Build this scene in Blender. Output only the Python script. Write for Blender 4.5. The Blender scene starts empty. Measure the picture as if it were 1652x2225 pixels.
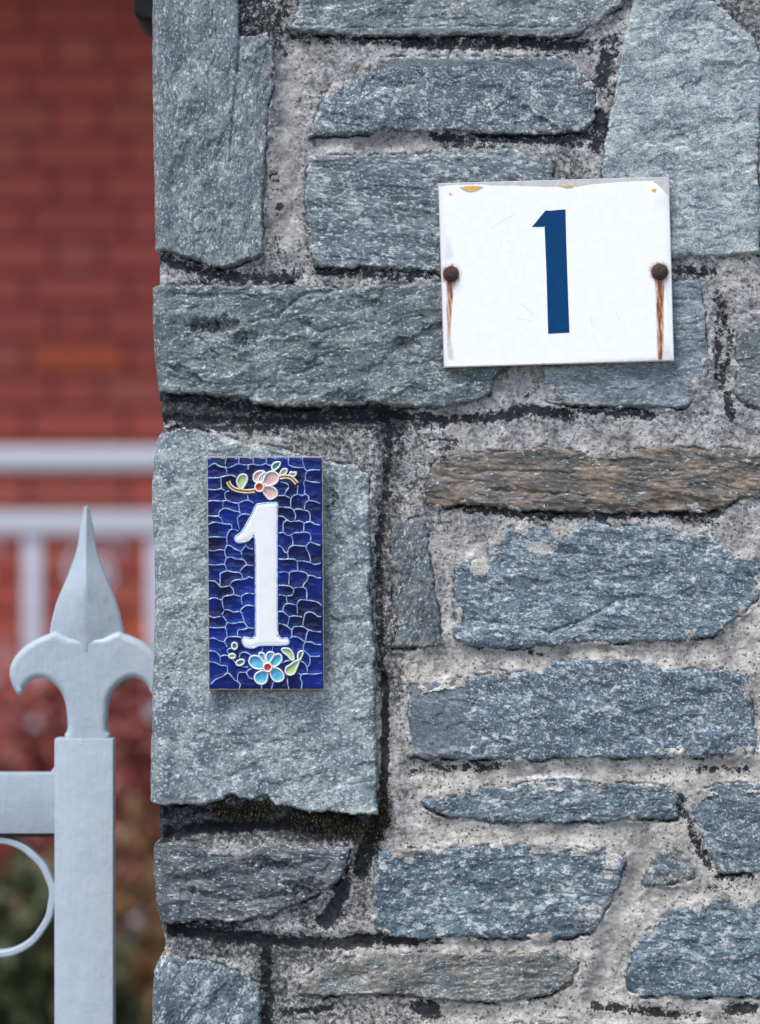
import bpy, math, random
import numpy as np
from mathutils import Vector, Matrix

R = math.radians
sc = bpy.context.scene
col = sc.collection
random.seed(7)
rng = np.random.default_rng(11)

# ------------------------------------------------------------------ camera, sky, sun, exposure
U = 0.0002993            # metres per layout unit on the face of the wall
ZC = 1.5                 # height of the lens above the ground
DIST = 2.0               # lens to wall face
cam_d = bpy.data.cameras.new('camera')
cam = bpy.data.objects.new('camera', cam_d)
col.objects.link(cam)
cam.location = (0, -DIST, ZC)
cam.rotation_euler = (R(90), 0, 0)
cam_d.sensor_fit = 'VERTICAL'
cam_d.sensor_height = 36
cam_d.lens = 36 * DIST / (2225 * U)
cam_d.clip_start = 0.05
cam_d.clip_end = 3000
cam_d.dof.use_dof = True
cam_d.dof.focus_distance = DIST - 0.006
cam_d.dof.aperture_fstop = 4.7
sc.camera = cam

SUN_EL, SUN_AZ = 60, 214          # azimuth clockwise from +Y; the sun side is behind the camera, to the left
world = bpy.data.worlds.new('World')
sc.world = world
world.use_nodes = True
wn = world.node_tree
sky = wn.nodes.new('ShaderNodeTexSky')
sky.sky_type = 'NISHITA'
sky.sun_disc = False
sky.sun_elevation = R(SUN_EL)
sky.sun_rotation = R(SUN_AZ)
sky.air_density = 1.0
sky.dust_density = 2.0
sky.ozone_density = 1.0
wn.links.new(sky.outputs[0], wn.nodes['Background'].inputs[0])
wn.nodes['Background'].inputs[1].default_value = 0.10

sun_d = bpy.data.lights.new('sun', 'SUN')
sun = bpy.data.objects.new('sun', sun_d)
col.objects.link(sun)
sun_d.energy = 1.5
sun_d.angle = R(22)
sun_d.color = (1.0, 0.98, 0.955)
sd_ = Vector((math.sin(R(SUN_AZ)) * math.cos(R(SUN_EL)), math.cos(R(SUN_AZ)) * math.cos(R(SUN_EL)), math.sin(R(SUN_EL))))
sun.rotation_euler = sd_.to_track_quat('Z', 'Y').to_euler()
sun.location = sd_ * 20

sc.view_settings.view_transform = 'Standard'
sc.view_settings.look = 'None'
sc.view_settings.gamma = 1
sc.view_settings.use_curve_mapping = False
sc.view_settings.exposure = 1.08

# ------------------------------------------------------------------ node helpers
class NT:
    def __init__(self, name):
        self.m = bpy.data.materials.new(name)
        self.m.use_nodes = True
        self.t = self.m.node_tree
        self.b = self.t.nodes['Principled BSDF']
    def n(self, typ, **kw):
        nd = self.t.nodes.new(typ)
        for k, v in kw.items():
            setattr(nd, k, v)
        return nd
    def put(self, sock, v):
        if hasattr(v, 'is_output') or isinstance(v, bpy.types.NodeSocket):
            self.t.links.new(v, sock)
        elif isinstance(v, (tuple, list)) and len(v) == 3 and sock.type == 'RGBA':
            sock.default_value = (*v, 1)
        else:
            sock.default_value = v
    def attr(self, name, out='Fac', typ='GEOMETRY'):
        a = self.n('ShaderNodeAttribute', attribute_name=name, attribute_type=typ)
        return a.outputs[out]
    def noise(self, vec, scale, detail=2.0, rough=0.5, dist=0.0):
        a = self.n('ShaderNodeTexNoise')
        self.put(a.inputs['Vector'], vec)
        a.inputs['Scale'].default_value = scale
        a.inputs['Detail'].default_value = detail
        a.inputs['Roughness'].default_value = rough
        a.inputs['Distortion'].default_value = dist
        return a.outputs['Fac']
    def voro(self, vec, scale, out='Distance', feature='F1'):
        a = self.n('ShaderNodeTexVoronoi', feature=feature)
        self.put(a.inputs['Vector'], vec)
        a.inputs['Scale'].default_value = scale
        return a.outputs[out]
    def ramp(self, v, lo, hi, a=0.0, b=1.0):
        m = self.n('ShaderNodeMapRange', interpolation_type='SMOOTHSTEP')
        for i, x in enumerate((v, lo, hi, a, b)):
            self.put(m.inputs[i], x)
        return m.outputs[0]
    def math(self, op, a, b=0.0, clamp=False):
        m = self.n('ShaderNodeMath', operation=op, use_clamp=clamp)
        self.put(m.inputs[0], a)
        self.put(m.inputs[1], b)
        return m.outputs[0]
    def mix(self, fac, a, b, mode='MIX'):
        m = self.n('ShaderNodeMix', data_type='RGBA', blend_type=mode)
        self.put(m.inputs[0], fac)
        self.put(m.inputs[6], a)
        self.put(m.inputs[7], b)
        return m.outputs[2]
    def bump(self, h, dist, strength=1.0, prev=None):
        m = self.n('ShaderNodeBump')
        m.inputs['Distance'].default_value = dist
        m.inputs['Strength'].default_value = strength
        self.put(m.inputs['Height'], h)
        if prev is not None:
            self.t.links.new(prev, m.inputs['Normal'])
        return m.outputs[0]
    def obj_co(self):
        return self.n('ShaderNodeTexCoord').outputs['Object']
    def set(self, **kw):
        names = dict(color='Base Color', rough='Roughness', metal='Metallic', normal='Normal', spec='Specular IOR Level', coat='Coat Weight', coat_rough='Coat Roughness', trans='Transmission Weight')
        for k, v in kw.items():
            self.put(self.b.inputs[names[k]], v)
        return self.m

# ------------------------------------------------------------------ materials
def mat_stone():
    t = NT('schist')
    g = t.attr('gco', 'Vector')
    info = t.n('ShaderNodeObjectInfo')
    base, fl = info.outputs['Color'], info.outputs['Alpha']
    broad = t.noise(g, 42, 4, 0.6)
    mott = t.noise(g, 105, 3, 0.6, 0.8)
    mid = t.noise(g, 230, 4, 0.7, 0.5)
    fine = t.noise(g, 900, 2, 0.6)
    c = t.mix(1.0, base, t.mix(t.ramp(broad, 0.3, 0.7), (0.50, 0.55, 0.59), (1.42, 1.38, 1.32)), 'MULTIPLY')
    c = t.mix(t.ramp(mott, 0.50, 0.68, 0, 0.55), c, t.mix(1.0, base, (1.75, 1.62, 1.52), 'MULTIPLY'))
    c = t.mix(t.ramp(mott, 0.48, 0.33, 0, 0.78), c, t.mix(1.0, base, (0.36, 0.44, 0.48), 'MULTIPLY'))
    c = t.mix(t.ramp(mid, 0.53, 0.36, 0, 0.7), c, t.mix(1.0, base, (0.32, 0.38, 0.42), 'MULTIPLY'))
    c = t.mix(t.ramp(fine, 0.48, 0.36, 0, 0.6), c, t.mix(1.0, base, (0.18, 0.22, 0.25), 'MULTIPLY'))
    # thin dark cleavage lines along the layers
    mp = t.n('ShaderNodeMapping')
    t.put(mp.inputs[0], g)
    mp.inputs['Scale'].default_value = (0.3, 1.0, 0.6)
    cl = t.noise(mp.outputs[0], 170, 4, 0.6, 0.5)
    line = t.ramp(t.math('ABSOLUTE', t.math('SUBTRACT', cl, 0.5)), 0.004, 0.020, 1.0, 0.0)
    line = t.math('MULTIPLY', line, t.ramp(broad, 0.46, 0.58))
    c = t.mix(t.math('MULTIPLY', line, 0.75), c, t.mix(1.0, base, (0.15, 0.18, 0.2), 'MULTIPLY'))
    # pale feldspar flecks: coarse and fine, more of them where alpha is high
    f1 = t.noise(g, 250, 5, 0.72, 0.15)
    f1b = t.math('ADD', f1, t.math('MULTIPLY', t.math('SUBTRACT', broad, 0.5), 0.25))
    thr = t.math('SUBTRACT', 0.665, t.math('MULTIPLY', fl, 0.135))
    m1 = t.ramp(f1b, thr, t.math('ADD', thr, 0.075))
    c = t.mix(t.math('MULTIPLY', m1, 0.80), c, t.mix(t.ramp(fine, .35, .65), (0.36, 0.39, 0.40), (0.60, 0.62, 0.61)))
    f2 = t.noise(g, 560, 3, 0.65)
    m2 = t.ramp(f2, t.math('SUBTRACT', 0.615, t.math('MULTIPLY', fl, 0.05)), 0.65)
    c = t.mix(t.math('MULTIPLY', m2, 0.72), c, (0.54, 0.58, 0.59))
    # mica glints, painted as pale specks
    vc = t.voro(g, 1300, 'Color')
    sp = t.n('ShaderNodeSeparateColor')
    t.put(sp.inputs[0], vc)
    mica = t.math('MULTIPLY', t.ramp(sp.outputs[0], 0.88, 0.94), t.attr('mica'))
    c = t.mix(t.math('MULTIPLY', mica, 0.55), c, (0.66, 0.71, 0.74))
    # warm rusty bloom, flat grey bands
    wn_ = t.noise(g, 95, 4, 0.65)
    warm = t.math('MULTIPLY', t.ramp(wn_, 0.42, 0.62), t.attr('warm'))
    c = t.mix(warm, c, t.mix(t.ramp(mid, 0.35, 0.65), (0.085, 0.066, 0.048), (0.31, 0.232, 0.165)))
    band = t.attr('band')
    c = t.mix(t.math('MULTIPLY', band, 0.8), c, t.mix(t.ramp(fine, 0.3, 0.7), (0.085, 0.105, 0.12), (0.15, 0.175, 0.19)))
    # pale mortar remnants and lichen
    pn_ = t.noise(t.obj_co(), 260, 3, 0.6)
    pale = t.ramp(t.math('ADD', t.attr('pale'), t.math('MULTIPLY', t.math('SUBTRACT', pn_, 0.5), 0.9)), 0.5, 0.6)
    c = t.mix(pale, c, t.mix(t.ramp(fine, 0.4, 0.6), (0.30, 0.29, 0.27), (0.52, 0.50, 0.465)))
    # dent shade painted in, and black crust
    cn = t.noise(t.obj_co(), 480, 4, 0.7)
    crust_shade = t.ramp(t.math('ADD', t.attr('crust_shade'), t.math('MULTIPLY', t.math('SUBTRACT', cn, 0.5), 1.7)), 0.5, 0.66)
    c = t.mix(t.math('MULTIPLY', crust_shade, 0.95), c, (0.006, 0.007, 0.008))
    mid = t.math('SUBTRACT', mid, t.math('MULTIPLY', line, 0.5))
    h = t.math('ADD', t.math('MULTIPLY', mid, 0.6), t.math('ADD', t.math('MULTIPLY', fine, 0.35), t.math('MULTIPLY', f1, 0.5)))
    nrm = t.bump(h, 0.0012, 0.28)
    rough = t.ramp(mica, 0, 1, 0.62, 0.28)
    return t.set(color=c, rough=rough, normal=nrm, spec=0.45)

def mat_mortar():
    t = NT('weathered_mortar')
    o = t.obj_co()
    g1 = t.noise(o, 900, 3, 0.7)
    g2 = t.noise(o, 350, 4, 0.7)
    g3 = t.noise(o, 48, 4, 0.6)
    g4 = t.noise(o, 120, 4, 0.65, 0.7)
    vs = t.voro(o, 700, 'Color')
    sp = t.n('ShaderNodeSeparateColor')
    t.put(sp.inputs[0], vs)
    cool = t.mix(t.ramp(t.math('ADD', t.math('MULTIPLY', g2, .5), t.math('MULTIPLY', g4, .5)), 0.36, 0.62), (0.15, 0.15, 0.155), (0.53, 0.525, 0.52))
    warmc = t.mix(t.ramp(t.math('ADD', t.math('MULTIPLY', g2, .5), t.math('MULTIPLY', g4, .5)), 0.34, 0.60), (0.27, 0.255, 0.23), (0.60, 0.58, 0.545))
    c = t.mix(t.attr('warm'), cool, warmc)
    c = t.mix(1.0, c, t.mix(t.ramp(g3, 0.3, 0.7), (0.55, 0.55, 0.56), (1.2, 1.19, 1.17)), 'MULTIPLY')
    c = t.mix(t.math('MULTIPLY', t.ramp(g1, 0.46, 0.36, 0, 0.7), t.ramp(t.math('MULTIPLY', g4, t.ramp(t.attr('warm'), 0, 1, 1, 0.6)), 0.36, 0.58, 0.15, 1.0)), c, t.mix(1.0, c, (0.28, 0.28, 0.29), 'MULTIPLY'))
    c = t.mix(t.ramp(sp.outputs[0], 0.88, 0.92, 0, 0.4), c, (0.60, 0.58, 0.55))
    c = t.mix(t.ramp(sp.outputs[1], 0.93, 0.95, 0, 0.8), c, (0.07, 0.06, 0.055))
    gr = t.attr('groove')
    c = t.mix(t.math('MULTIPLY', gr, 0.8), c, t.mix(t.ramp(g3, 0.35, 0.65), (0.16, 0.155, 0.15), (0.32, 0.305, 0.285)))
    wh = t.ramp(t.math('ADD', t.attr('white'), t.math('MULTIPLY', t.math('SUBTRACT', g2, 0.5), 1.0)), 0.45, 0.7)
    c = t.mix(wh, c, (0.66, 0.66, 0.67))
    # grime: soft darkening film of algae; crust: crisp black patches, plus shade painted under the stones
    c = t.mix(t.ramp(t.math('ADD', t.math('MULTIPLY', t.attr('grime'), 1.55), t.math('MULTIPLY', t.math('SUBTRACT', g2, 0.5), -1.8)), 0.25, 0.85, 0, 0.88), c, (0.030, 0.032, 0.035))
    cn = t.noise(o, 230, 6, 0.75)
    crust_shade = t.ramp(t.math('ADD', t.math('ADD', t.attr('crust_shade'), t.math('MULTIPLY', t.math('SUBTRACT', g1, 0.5), 0.8)), t.math('MULTIPLY', t.math('SUBTRACT', cn, 0.5), 2.6)), 0.40, 0.47)
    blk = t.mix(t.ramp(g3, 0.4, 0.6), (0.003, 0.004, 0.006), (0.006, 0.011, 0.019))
    c = t.mix(t.math('MULTIPLY', crust_shade, 0.94), c, blk)
    h = t.math('ADD', t.math('MULTIPLY', g1, 0.5), t.math('MULTIPLY', g2, 0.7))
    k = t.ramp(t.math('MAXIMUM', gr, t.math('MULTIPLY', crust_shade, 0.6)), 0, 1, 1.0, 0.3)
    b = t.n('ShaderNodeBump')
    b.inputs['Distance'].default_value = 0.0014
    t.put(b.inputs['Strength'], k)
    t.put(b.inputs['Height'], h)
    return t.set(color=c, rough=t.ramp(crust_shade, 0, 1, 0.88, 0.72), normal=b.outputs[0], spec=0.2)

def mat_flat(name, c1, c2=None, scale=200, rough=0.5, bump=0.0, metal=0.0, spec=0.5, coat=0.0):
    t = NT(name)
    o = t.obj_co()
    n = t.noise(o, scale, 4, 0.6)
    cc = t.mix(t.ramp(n, 0.3, 0.7), c1, c2 or tuple(x * 0.85 for x in c1))
    kw = dict(color=cc, rough=rough, metal=metal, spec=spec)
    if bump:
        kw['normal'] = t.bump(n, bump)
    if coat:
        kw['coat'] = coat
        kw['coat_rough'] = 0.04
    return t.set(**kw)

def mat_glaze(name, c1, c2, scale=120, spec=0.5):
    t = NT(name)
    o = t.obj_co()
    n = t.noise(o, scale, 3, 0.5)
    w = t.noise(o, 260, 1, 0.5)
    return t.set(color=t.mix(t.ramp(n, 0.3, 0.7), c1, c2), rough=0.06, spec=spec, normal=t.bump(w, 0.0003, 0.25))

def mat_paint():
    t = NT('gate_paint')
    o = t.obj_co()
    a = t.noise(o, 90, 4, 0.6)
    b = t.noise(o, 700, 2, 0.5)
    s = t.noise(o, 240, 5, 0.75)
    c = t.mix(t.ramp(a, 0.3, 0.7), (0.36, 0.425, 0.485), (0.40, 0.465, 0.525))
    c = t.mix(t.ramp(s, 0.70, 0.76, 0, 0.45), c, (0.2, 0.2, 0.19))
    mp = t.n('ShaderNodeMapping')
    t.put(mp.inputs[0], o)
    mp.inputs['Scale'].default_value = (1.0, 1.0, 0.07)
    br = t.noise(mp.outputs[0], 520, 3, 0.6)
    rs = t.noise(o, 130, 6, 0.8)
    c = t.mix(t.ramp(rs, 0.735, 0.76, 0, 0.8), c, (0.16, 0.075, 0.04))
    c = t.mix(t.ramp(br, 0.35, 0.65, 0, 0.10), c, (0.2, 0.22, 0.24))
    h = t.math('ADD', t.math('ADD', t.math('MULTIPLY', a, 1.2), t.math('MULTIPLY', b, 0.25)), t.math('MULTIPLY', br, 0.3))
    return t.set(color=c, rough=0.42, normal=t.bump(h, 0.0008, 0.6), spec=0.45)

def mat_enamel():
    t = NT('white_enamel')
    o = t.obj_co()
    n = t.noise(o, 500, 4, 0.7)
    n2 = t.noise(o, 160, 3, 0.6)
    c = t.mix(t.ramp(n2, 0.3, 0.7), (0.86, 0.87, 0.875), (0.90, 0.90, 0.90))
    gm = t.math('MULTIPLY', t.attr('grime'), t.ramp(n, 0.3, 0.55, 0.35, 1.0))
    c = t.mix(gm, c, (0.34, 0.31, 0.30))
    ru = t.attr('rust')
    rr = t.math('MULTIPLY', ru, t.ramp(n, 0.25, 0.5, 0.65, 1.0))
    c = t.mix(t.ramp(rr, 0.02, 0.5), c, (0.50, 0.29, 0.18))
    c = t.mix(t.ramp(rr, 0.4, 0.85), c, (0.20, 0.050, 0.03))
    return t.set(color=c, rough=0.25, spec=0.5)

def mat_rust():
    t = NT('rusty_iron')
    o = t.obj_co()
    n = t.noise(o, 900, 4, 0.7)
    n2 = t.noise(o, 420, 3, 0.6)
    c = t.mix(t.ramp(n, 0.38, 0.62), (0.022, 0.014, 0.016), (0.095, 0.045, 0.032))
    c = t.mix(t.ramp(n2, 0.6, 0.7, 0, 0.5), c, (0.13, 0.13, 0.16))
    return t.set(color=c, rough=0.5, normal=t.bump(n, 0.0016), spec=0.4)

def mat_brick():
    t = NT('red_brick')
    info = t.n('ShaderNodeObjectInfo')
    o = t.obj_co()
    n = t.noise(o, 60, 4, 0.6)
    c = t.mix(1.0, info.outputs['Color'], t.mix(t.ramp(n, 0.3, 0.7), (0.8, 0.8, 0.8), (1.2, 1.15, 1.1)), 'MULTIPLY')
    return t.set(color=c, rough=0.85, normal=t.bump(n, 0.003), spec=0.25)

def mat_leaf(name, c1, c2):
    t = NT(name)
    r = t.attr('tone')
    c = t.mix(r, c1, c2)
    return t.set(color=c, rough=0.5, spec=0.35)

M = dict(
    stone=mat_stone(), mortar=mat_mortar(), paint=mat_paint(), enamel=mat_enamel(), rust=mat_rust(), brick=mat_brick(),
    metal=mat_flat('weathered_aluminium', (0.47, 0.46, 0.47), (0.60, 0.58, 0.57), 300, 0.5),
    tan=mat_flat('old_primer', (0.62, 0.36, 0.09), (0.70, 0.45, 0.16), 500, 0.6),
    navy=mat_flat('navy_print', (0.0, 0.050, 0.150), (0.0, 0.042, 0.135), 300, 0.45, spec=0.15),
    clay=mat_flat('tile_clay', (0.25, 0.23, 0.21), (0.36, 0.34, 0.31), 400, 0.7, 0.0003),
    blue=mat_glaze('cobalt_glaze', (0.0, 0.0015, 0.035), (0.0, 0.020, 0.23), 45, 0.45),
    line=mat_glaze('pale_blue_line', (0.09, 0.20, 0.50), (0.42, 0.55, 0.72), 190),
    white=mat_glaze('white_glaze', (0.80, 0.80, 0.80), (0.84, 0.84, 0.83)),
    rimblue=mat_glaze('blue_edge_glaze', (0.20, 0.34, 0.66), (0.50, 0.62, 0.82), 400),
    rim=mat_glaze('white_rim_glaze', (0.66, 0.68, 0.66), (0.74, 0.76, 0.74)),
    cream=mat_glaze('cream_rim_glaze', (0.70, 0.60, 0.38), (0.76, 0.68, 0.48)),
    brown=mat_glaze('brown_glaze', (0.16, 0.045, 0.02), (0.24, 0.08, 0.04)),
    pink=mat_glaze('pink_glaze', (0.62, 0.34, 0.33), (0.74, 0.48, 0.46)),
    sky=mat_glaze('turquoise_glaze', (0.05, 0.36, 0.60), (0.16, 0.52, 0.72), 260),
    orange=mat_glaze('orange_glaze', (0.66, 0.07, 0.01), (0.52, 0.05, 0.01), 400),
    lgreen=mat_glaze('light_green_glaze', (0.30, 0.50, 0.16), (0.48, 0.64, 0.32), 260),
    dgreen=mat_glaze('dark_green_glaze', (0.04, 0.22, 0.14), (0.10, 0.34, 0.22), 260),
    black=mat_flat('black_metal', (0.004, 0.005, 0.006), (0.008, 0.009, 0.010), 100, 0.55, spec=0.2),
    joint=mat_flat('brick_joint', (0.24, 0.052, 0.044), (0.28, 0.072, 0.06), 40, 0.9),
    rail=mat_flat('white_railing_paint', (0.44, 0.46, 0.52), (0.47, 0.49, 0.55), 40, 0.4),
    soffit=mat_flat('eave_paint', (0.28, 0.26, 0.24), (0.33, 0.31, 0.28), 20, 0.7),
    roof=mat_flat('roof_tile', (0.07, 0.06, 0.055), (0.10, 0.085, 0.075), 12, 0.8),
    deck=mat_flat('porch_slab', (0.20, 0.19, 0.18), (0.26, 0.25, 0.23), 15, 0.85),
    ground=mat_flat('paving_gravel', (0.15, 0.145, 0.135), (0.22, 0.21, 0.195), 30, 0.9, 0.004),
    bark=mat_flat('shrub_bark', (0.06, 0.045, 0.035), (0.09, 0.07, 0.05), 80, 0.9),
    moss=mat_leaf('moss', (0.008, 0.007, 0.004), (0.035, 0.026, 0.010)),
    redleaf=mat_leaf('red_leaves', (0.12, 0.034, 0.028), (0.29, 0.075, 0.060)),
    greenleaf=mat_leaf('green_leaves', (0.030, 0.038, 0.016), (0.078, 0.090, 0.032)),
    goldleaf=mat_leaf('gold_leaves', (0.10, 0.05, 0.022), (0.24, 0.13, 0.05)),
    flower=mat_leaf('pale_petals', (0.32, 0.31, 0.36), (0.50, 0.49, 0.54)),
)

# ------------------------------------------------------------------ object helpers
def link(o, parent=None):
    col.objects.link(o)
    if parent is not None:
        o.parent = parent
    return o
def empty(name, loc=(0, 0, 0), label=None, cat=None, group=None):
    o = bpy.data.objects.new(name, None)
    o.location = loc
    o.empty_display_size = 0.05
    link(o)
    tag(o, label, cat, group)
    return o
def tag(o, label=None, cat=None, group=None, kind=None):
    for k, v in (('label', label), ('category', cat), ('group', group), ('kind', kind)):
        if v:
            o[k] = v
    return o
def obj(name, me, mat, parent=None, smooth=True):
    me.materials.clear()
    me.materials.append(mat)
    if smooth:
        me.polygons.foreach_set('use_smooth', np.ones(len(me.polygons), dtype=bool))
    o = bpy.data.objects.new(name, me)
    link(o, parent)
    if parent is not None and parent.location.length:
        p = parent
        off = Vector((0, 0, 0))
        while p is not None:
            off += p.location
            p = p.parent
        o.location = -off
    return o
def mesh_np(name, co, quads, attrs=None, vec=None):
    me = bpy.data.meshes.new(name)
    nv, nf = len(co), len(quads)
    me.vertices.add(nv)
    me.vertices.foreach_set('co', np.ascontiguousarray(co, dtype=np.float32).ravel())
    me.loops.add(nf * 4)
    me.loops.foreach_set('vertex_index', np.ascontiguousarray(quads, dtype=np.int32).ravel())
    me.polygons.add(nf)
    me.polygons.foreach_set('loop_start', np.arange(0, nf * 4, 4, dtype=np.int32))
    me.update(calc_edges=True)
    for k, v in (attrs or {}).items():
        me.attributes.new(k, 'FLOAT', 'POINT').data.foreach_set('value', np.ascontiguousarray(v, dtype=np.float32).ravel())
    for k, v in (vec or {}).items():
        me.attributes.new(k, 'FLOAT_VECTOR', 'POINT').data.foreach_set('vector', np.ascontiguousarray(v, dtype=np.float32).ravel())
    return me
def mesh_pd(name, vs, fs):
    me = bpy.data.meshes.new(name)
    me.from_pydata([tuple(v) for v in vs], [], fs)
    me.update()
    return me
def grid_mesh(name, co, keep, attrs=None, vec=None, flip=False):
    """co: (nv, ns, 3); keep: (nv-1, ns-1) cells"""
    nv, ns = co.shape[:2]
    idx = np.arange(nv * ns).reshape(nv, ns)
    q = np.stack([idx[:-1, :-1], idx[1:, :-1], idx[1:, 1:], idx[:-1, 1:]], -1)[keep]
    if flip:
        q = q[:, ::-1]
    used = np.zeros(nv * ns, bool)
    used[q.ravel()] = True
    remap = np.cumsum(used) - 1
    q = remap[q]
    f = lambda a: a.reshape(nv * ns, -1)[used]
    return mesh_np(name, f(co), q, {k: f(v) for k, v in (attrs or {}).items()}, {k: f(v) for k, v in (vec or {}).items()})
def box_mesh(name, x0, x1, y0, y1, z0, z1, bev=0.0):
    import bmesh
    bm = bmesh.new()
    bmesh.ops.create_cube(bm, size=1)
    for v in bm.verts:
        v.co = Vector(((x0 + x1) / 2 + v.co.x * (x1 - x0), (y0 + y1) / 2 + v.co.y * (y1 - y0), (z0 + z1) / 2 + v.co.z * (z1 - z0)))
    if bev:
        bmesh.ops.bevel(bm, geom=list(bm.edges), offset=bev, segments=2, affect='EDGES', profile=0.6)
    me = bpy.data.meshes.new(name)
    bm.to_mesh(me)
    bm.free()
    return me
def catmull(pts, n=6, closed=False):
    P = np.array(pts, float)
    m = len(P)
    out = []
    rngi = range(m) if closed else range(m - 1)
    for i in rngi:
        if closed:
            p0, p1, p2, p3 = P[(i - 1) % m], P[i], P[(i + 1) % m], P[(i + 2) % m]
        else:
            p0, p1, p2, p3 = P[max(i - 1, 0)], P[i], P[i + 1], P[min(i + 2, m - 1)]
        for k in range(n):
            t = k / n
            out.append(0.5 * ((2 * p1) + (-p0 + p2) * t + (2 * p0 - 5 * p1 + 4 * p2 - p3) * t * t + (-p0 + 3 * p1 - 3 * p2 + p3) * t ** 3))
    if not closed:
        out.append(P[-1])
    return np.array(out)
def shape2d(name, loops, y0, thick, bevel=0.0, seg=3):
    """closed outlines in the XZ plane (world metres), front face at y0, going back by thick; rounded edges"""
    cu = bpy.data.curves.new(name, 'CURVE')
    cu.dimensions = '2D'
    cu.fill_mode = 'BOTH'
    cu.extrude = thick / 2 - bevel
    cu.bevel_depth = bevel
    cu.bevel_resolution = seg
    cu.offset = -bevel
    for lp in loops:
        sp = cu.splines.new('POLY')
        sp.points.add(len(lp) - 1)
        for p, (x, z) in zip(sp.points, lp):
            p.co = (x, z, 0, 1)
        sp.use_cyclic_u = True
    tmp = bpy.data.objects.new(name, cu)
    col.objects.link(tmp)
    dg = bpy.context.evaluated_depsgraph_get()
    me = bpy.data.meshes.new_from_object(tmp.evaluated_get(dg))
    bpy.data.objects.remove(tmp)
    bpy.data.curves.remove(cu)
    me.name = name
    me.transform(Matrix.Rotation(R(90), 4, 'X'))
    me.transform(Matrix.Translation((0, y0 + thick / 2, 0)))
    return me
def sharp(o, ang=35):
    me = o.data
    try:
        me.set_sharp_from_angle(angle=R(ang))
    except Exception:
        pass
    return o
def tube_np(paths, rad, nseg=6, half=False, squash=1.0):
    """paths: list of (n,3) arrays; tubes along them -> verts, quads"""
    V, F = [], []
    base = 0
    for pth in paths:
        P = np.asarray(pth, float)
        n = len(P)
        T = np.gradient(P, axis=0)
        T /= np.linalg.norm(T, axis=1)[:, None] + 1e-12
        up = np.array([0, 1.0, 0])
        S = np.cross(T, up)
        S /= np.linalg.norm(S, axis=1)[:, None] + 1e-12
        N = np.cross(S, T)
        rr = rad if np.ndim(rad) else np.full(n, rad)
        if np.ndim(rr) and len(rr) != n:
            rr = np.interp(np.linspace(0, 1, n), np.linspace(0, 1, len(rr)), rr)
        a = np.linspace(0, 2 * math.pi, nseg, endpoint=False)
        ring = P[:, None, :] + rr[:, None, None] * (np.cos(a)[None, :, None] * S[:, None, :] + squash * np.sin(a)[None, :, None] * N[:, None, :])
        V.append(ring.reshape(-1, 3))
        for i in range(n - 1):
            for j in range(nseg):
                k = (j + 1) % nseg
                F.append((base + i * nseg + j, base + i * nseg + k, base + (i + 1) * nseg + k, base + (i + 1) * nseg + j))
        base += n * nseg
    return np.concatenate(V), np.array(F)

# ------------------------------------------------------------------ numpy noise
_A = rng.uniform(0, 2 * math.pi, (256, 256))
_GX, _GY = np.cos(_A), np.sin(_A)
def pn(x, y):
    xi, yi = np.floor(x).astype(np.int64), np.floor(y).astype(np.int64)
    fx, fy = x - xi, y - yi
    u, v = fx * fx * fx * (fx * (fx * 6 - 15) + 10), fy * fy * fy * (fy * (fy * 6 - 15) + 10)
    x0, x1, y0, y1 = xi & 255, (xi + 1) & 255, yi & 255, (yi + 1) & 255
    d = lambda a, b, p, q: _GX[a, b] * p + _GY[a, b] * q
    a = d(x0, y0, fx, fy) * (1 - u) + d(x1, y0, fx - 1, fy) * u
    b = d(x0, y1, fx, fy - 1) * (1 - u) + d(x1, y1, fx - 1, fy - 1) * u
    return (a * (1 - v) + b * v) * 1.5
def fbm(x, y, o=4, gain=0.5):
    s, a, f = 0, 1.0, 1.0
    for i in range(o):
        s = s + a * pn(x * f + 17.3 * i, y * f + 9.1 * i)
        a *= gain
        f *= 2.03
    return s
def sstep(x, a, b):
    t = np.clip((x - a) / (b - a), 0, 1)
    return t * t * (3 - 2 * t)
def sdpoly(px, py, poly):
    P = np.array(poly, float)
    d = np.full(px.shape, 1e18)
    ins = np.zeros(px.shape, bool)
    for (ax, ay), (bx, by) in zip(P, np.roll(P, -1, 0)):
        ex, ey = bx - ax, by - ay
        wx, wy = px - ax, py - ay
        t = np.clip((wx * ex + wy * ey) / (ex * ex + ey * ey + 1e-9), 0, 1)
        d = np.minimum(d, (wx - ex * t) ** 2 + (wy - ey * t) ** 2)
        if ay != by:
            c = ((ay > py) != (by > py)) & (px < ex * (py - ay) / (by - ay) + ax)
            ins ^= c
    d = np.sqrt(d)
    return np.where(ins, d, -d)
def dline(px, py, pts):
    d = np.full(px.shape, 1e18)
    for (ax, ay), (bx, by) in zip(pts[:-1], pts[1:]):
        ex, ey = bx - ax, by - ay
        t = np.clip(((px - ax) * ex + (py - ay) * ey) / (ex * ex + ey * ey + 1e-9), 0, 1)
        d = np.minimum(d, (px - ax - ex * t) ** 2 + (py - ay - ey * t) ** 2)
    return np.sqrt(d)

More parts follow.
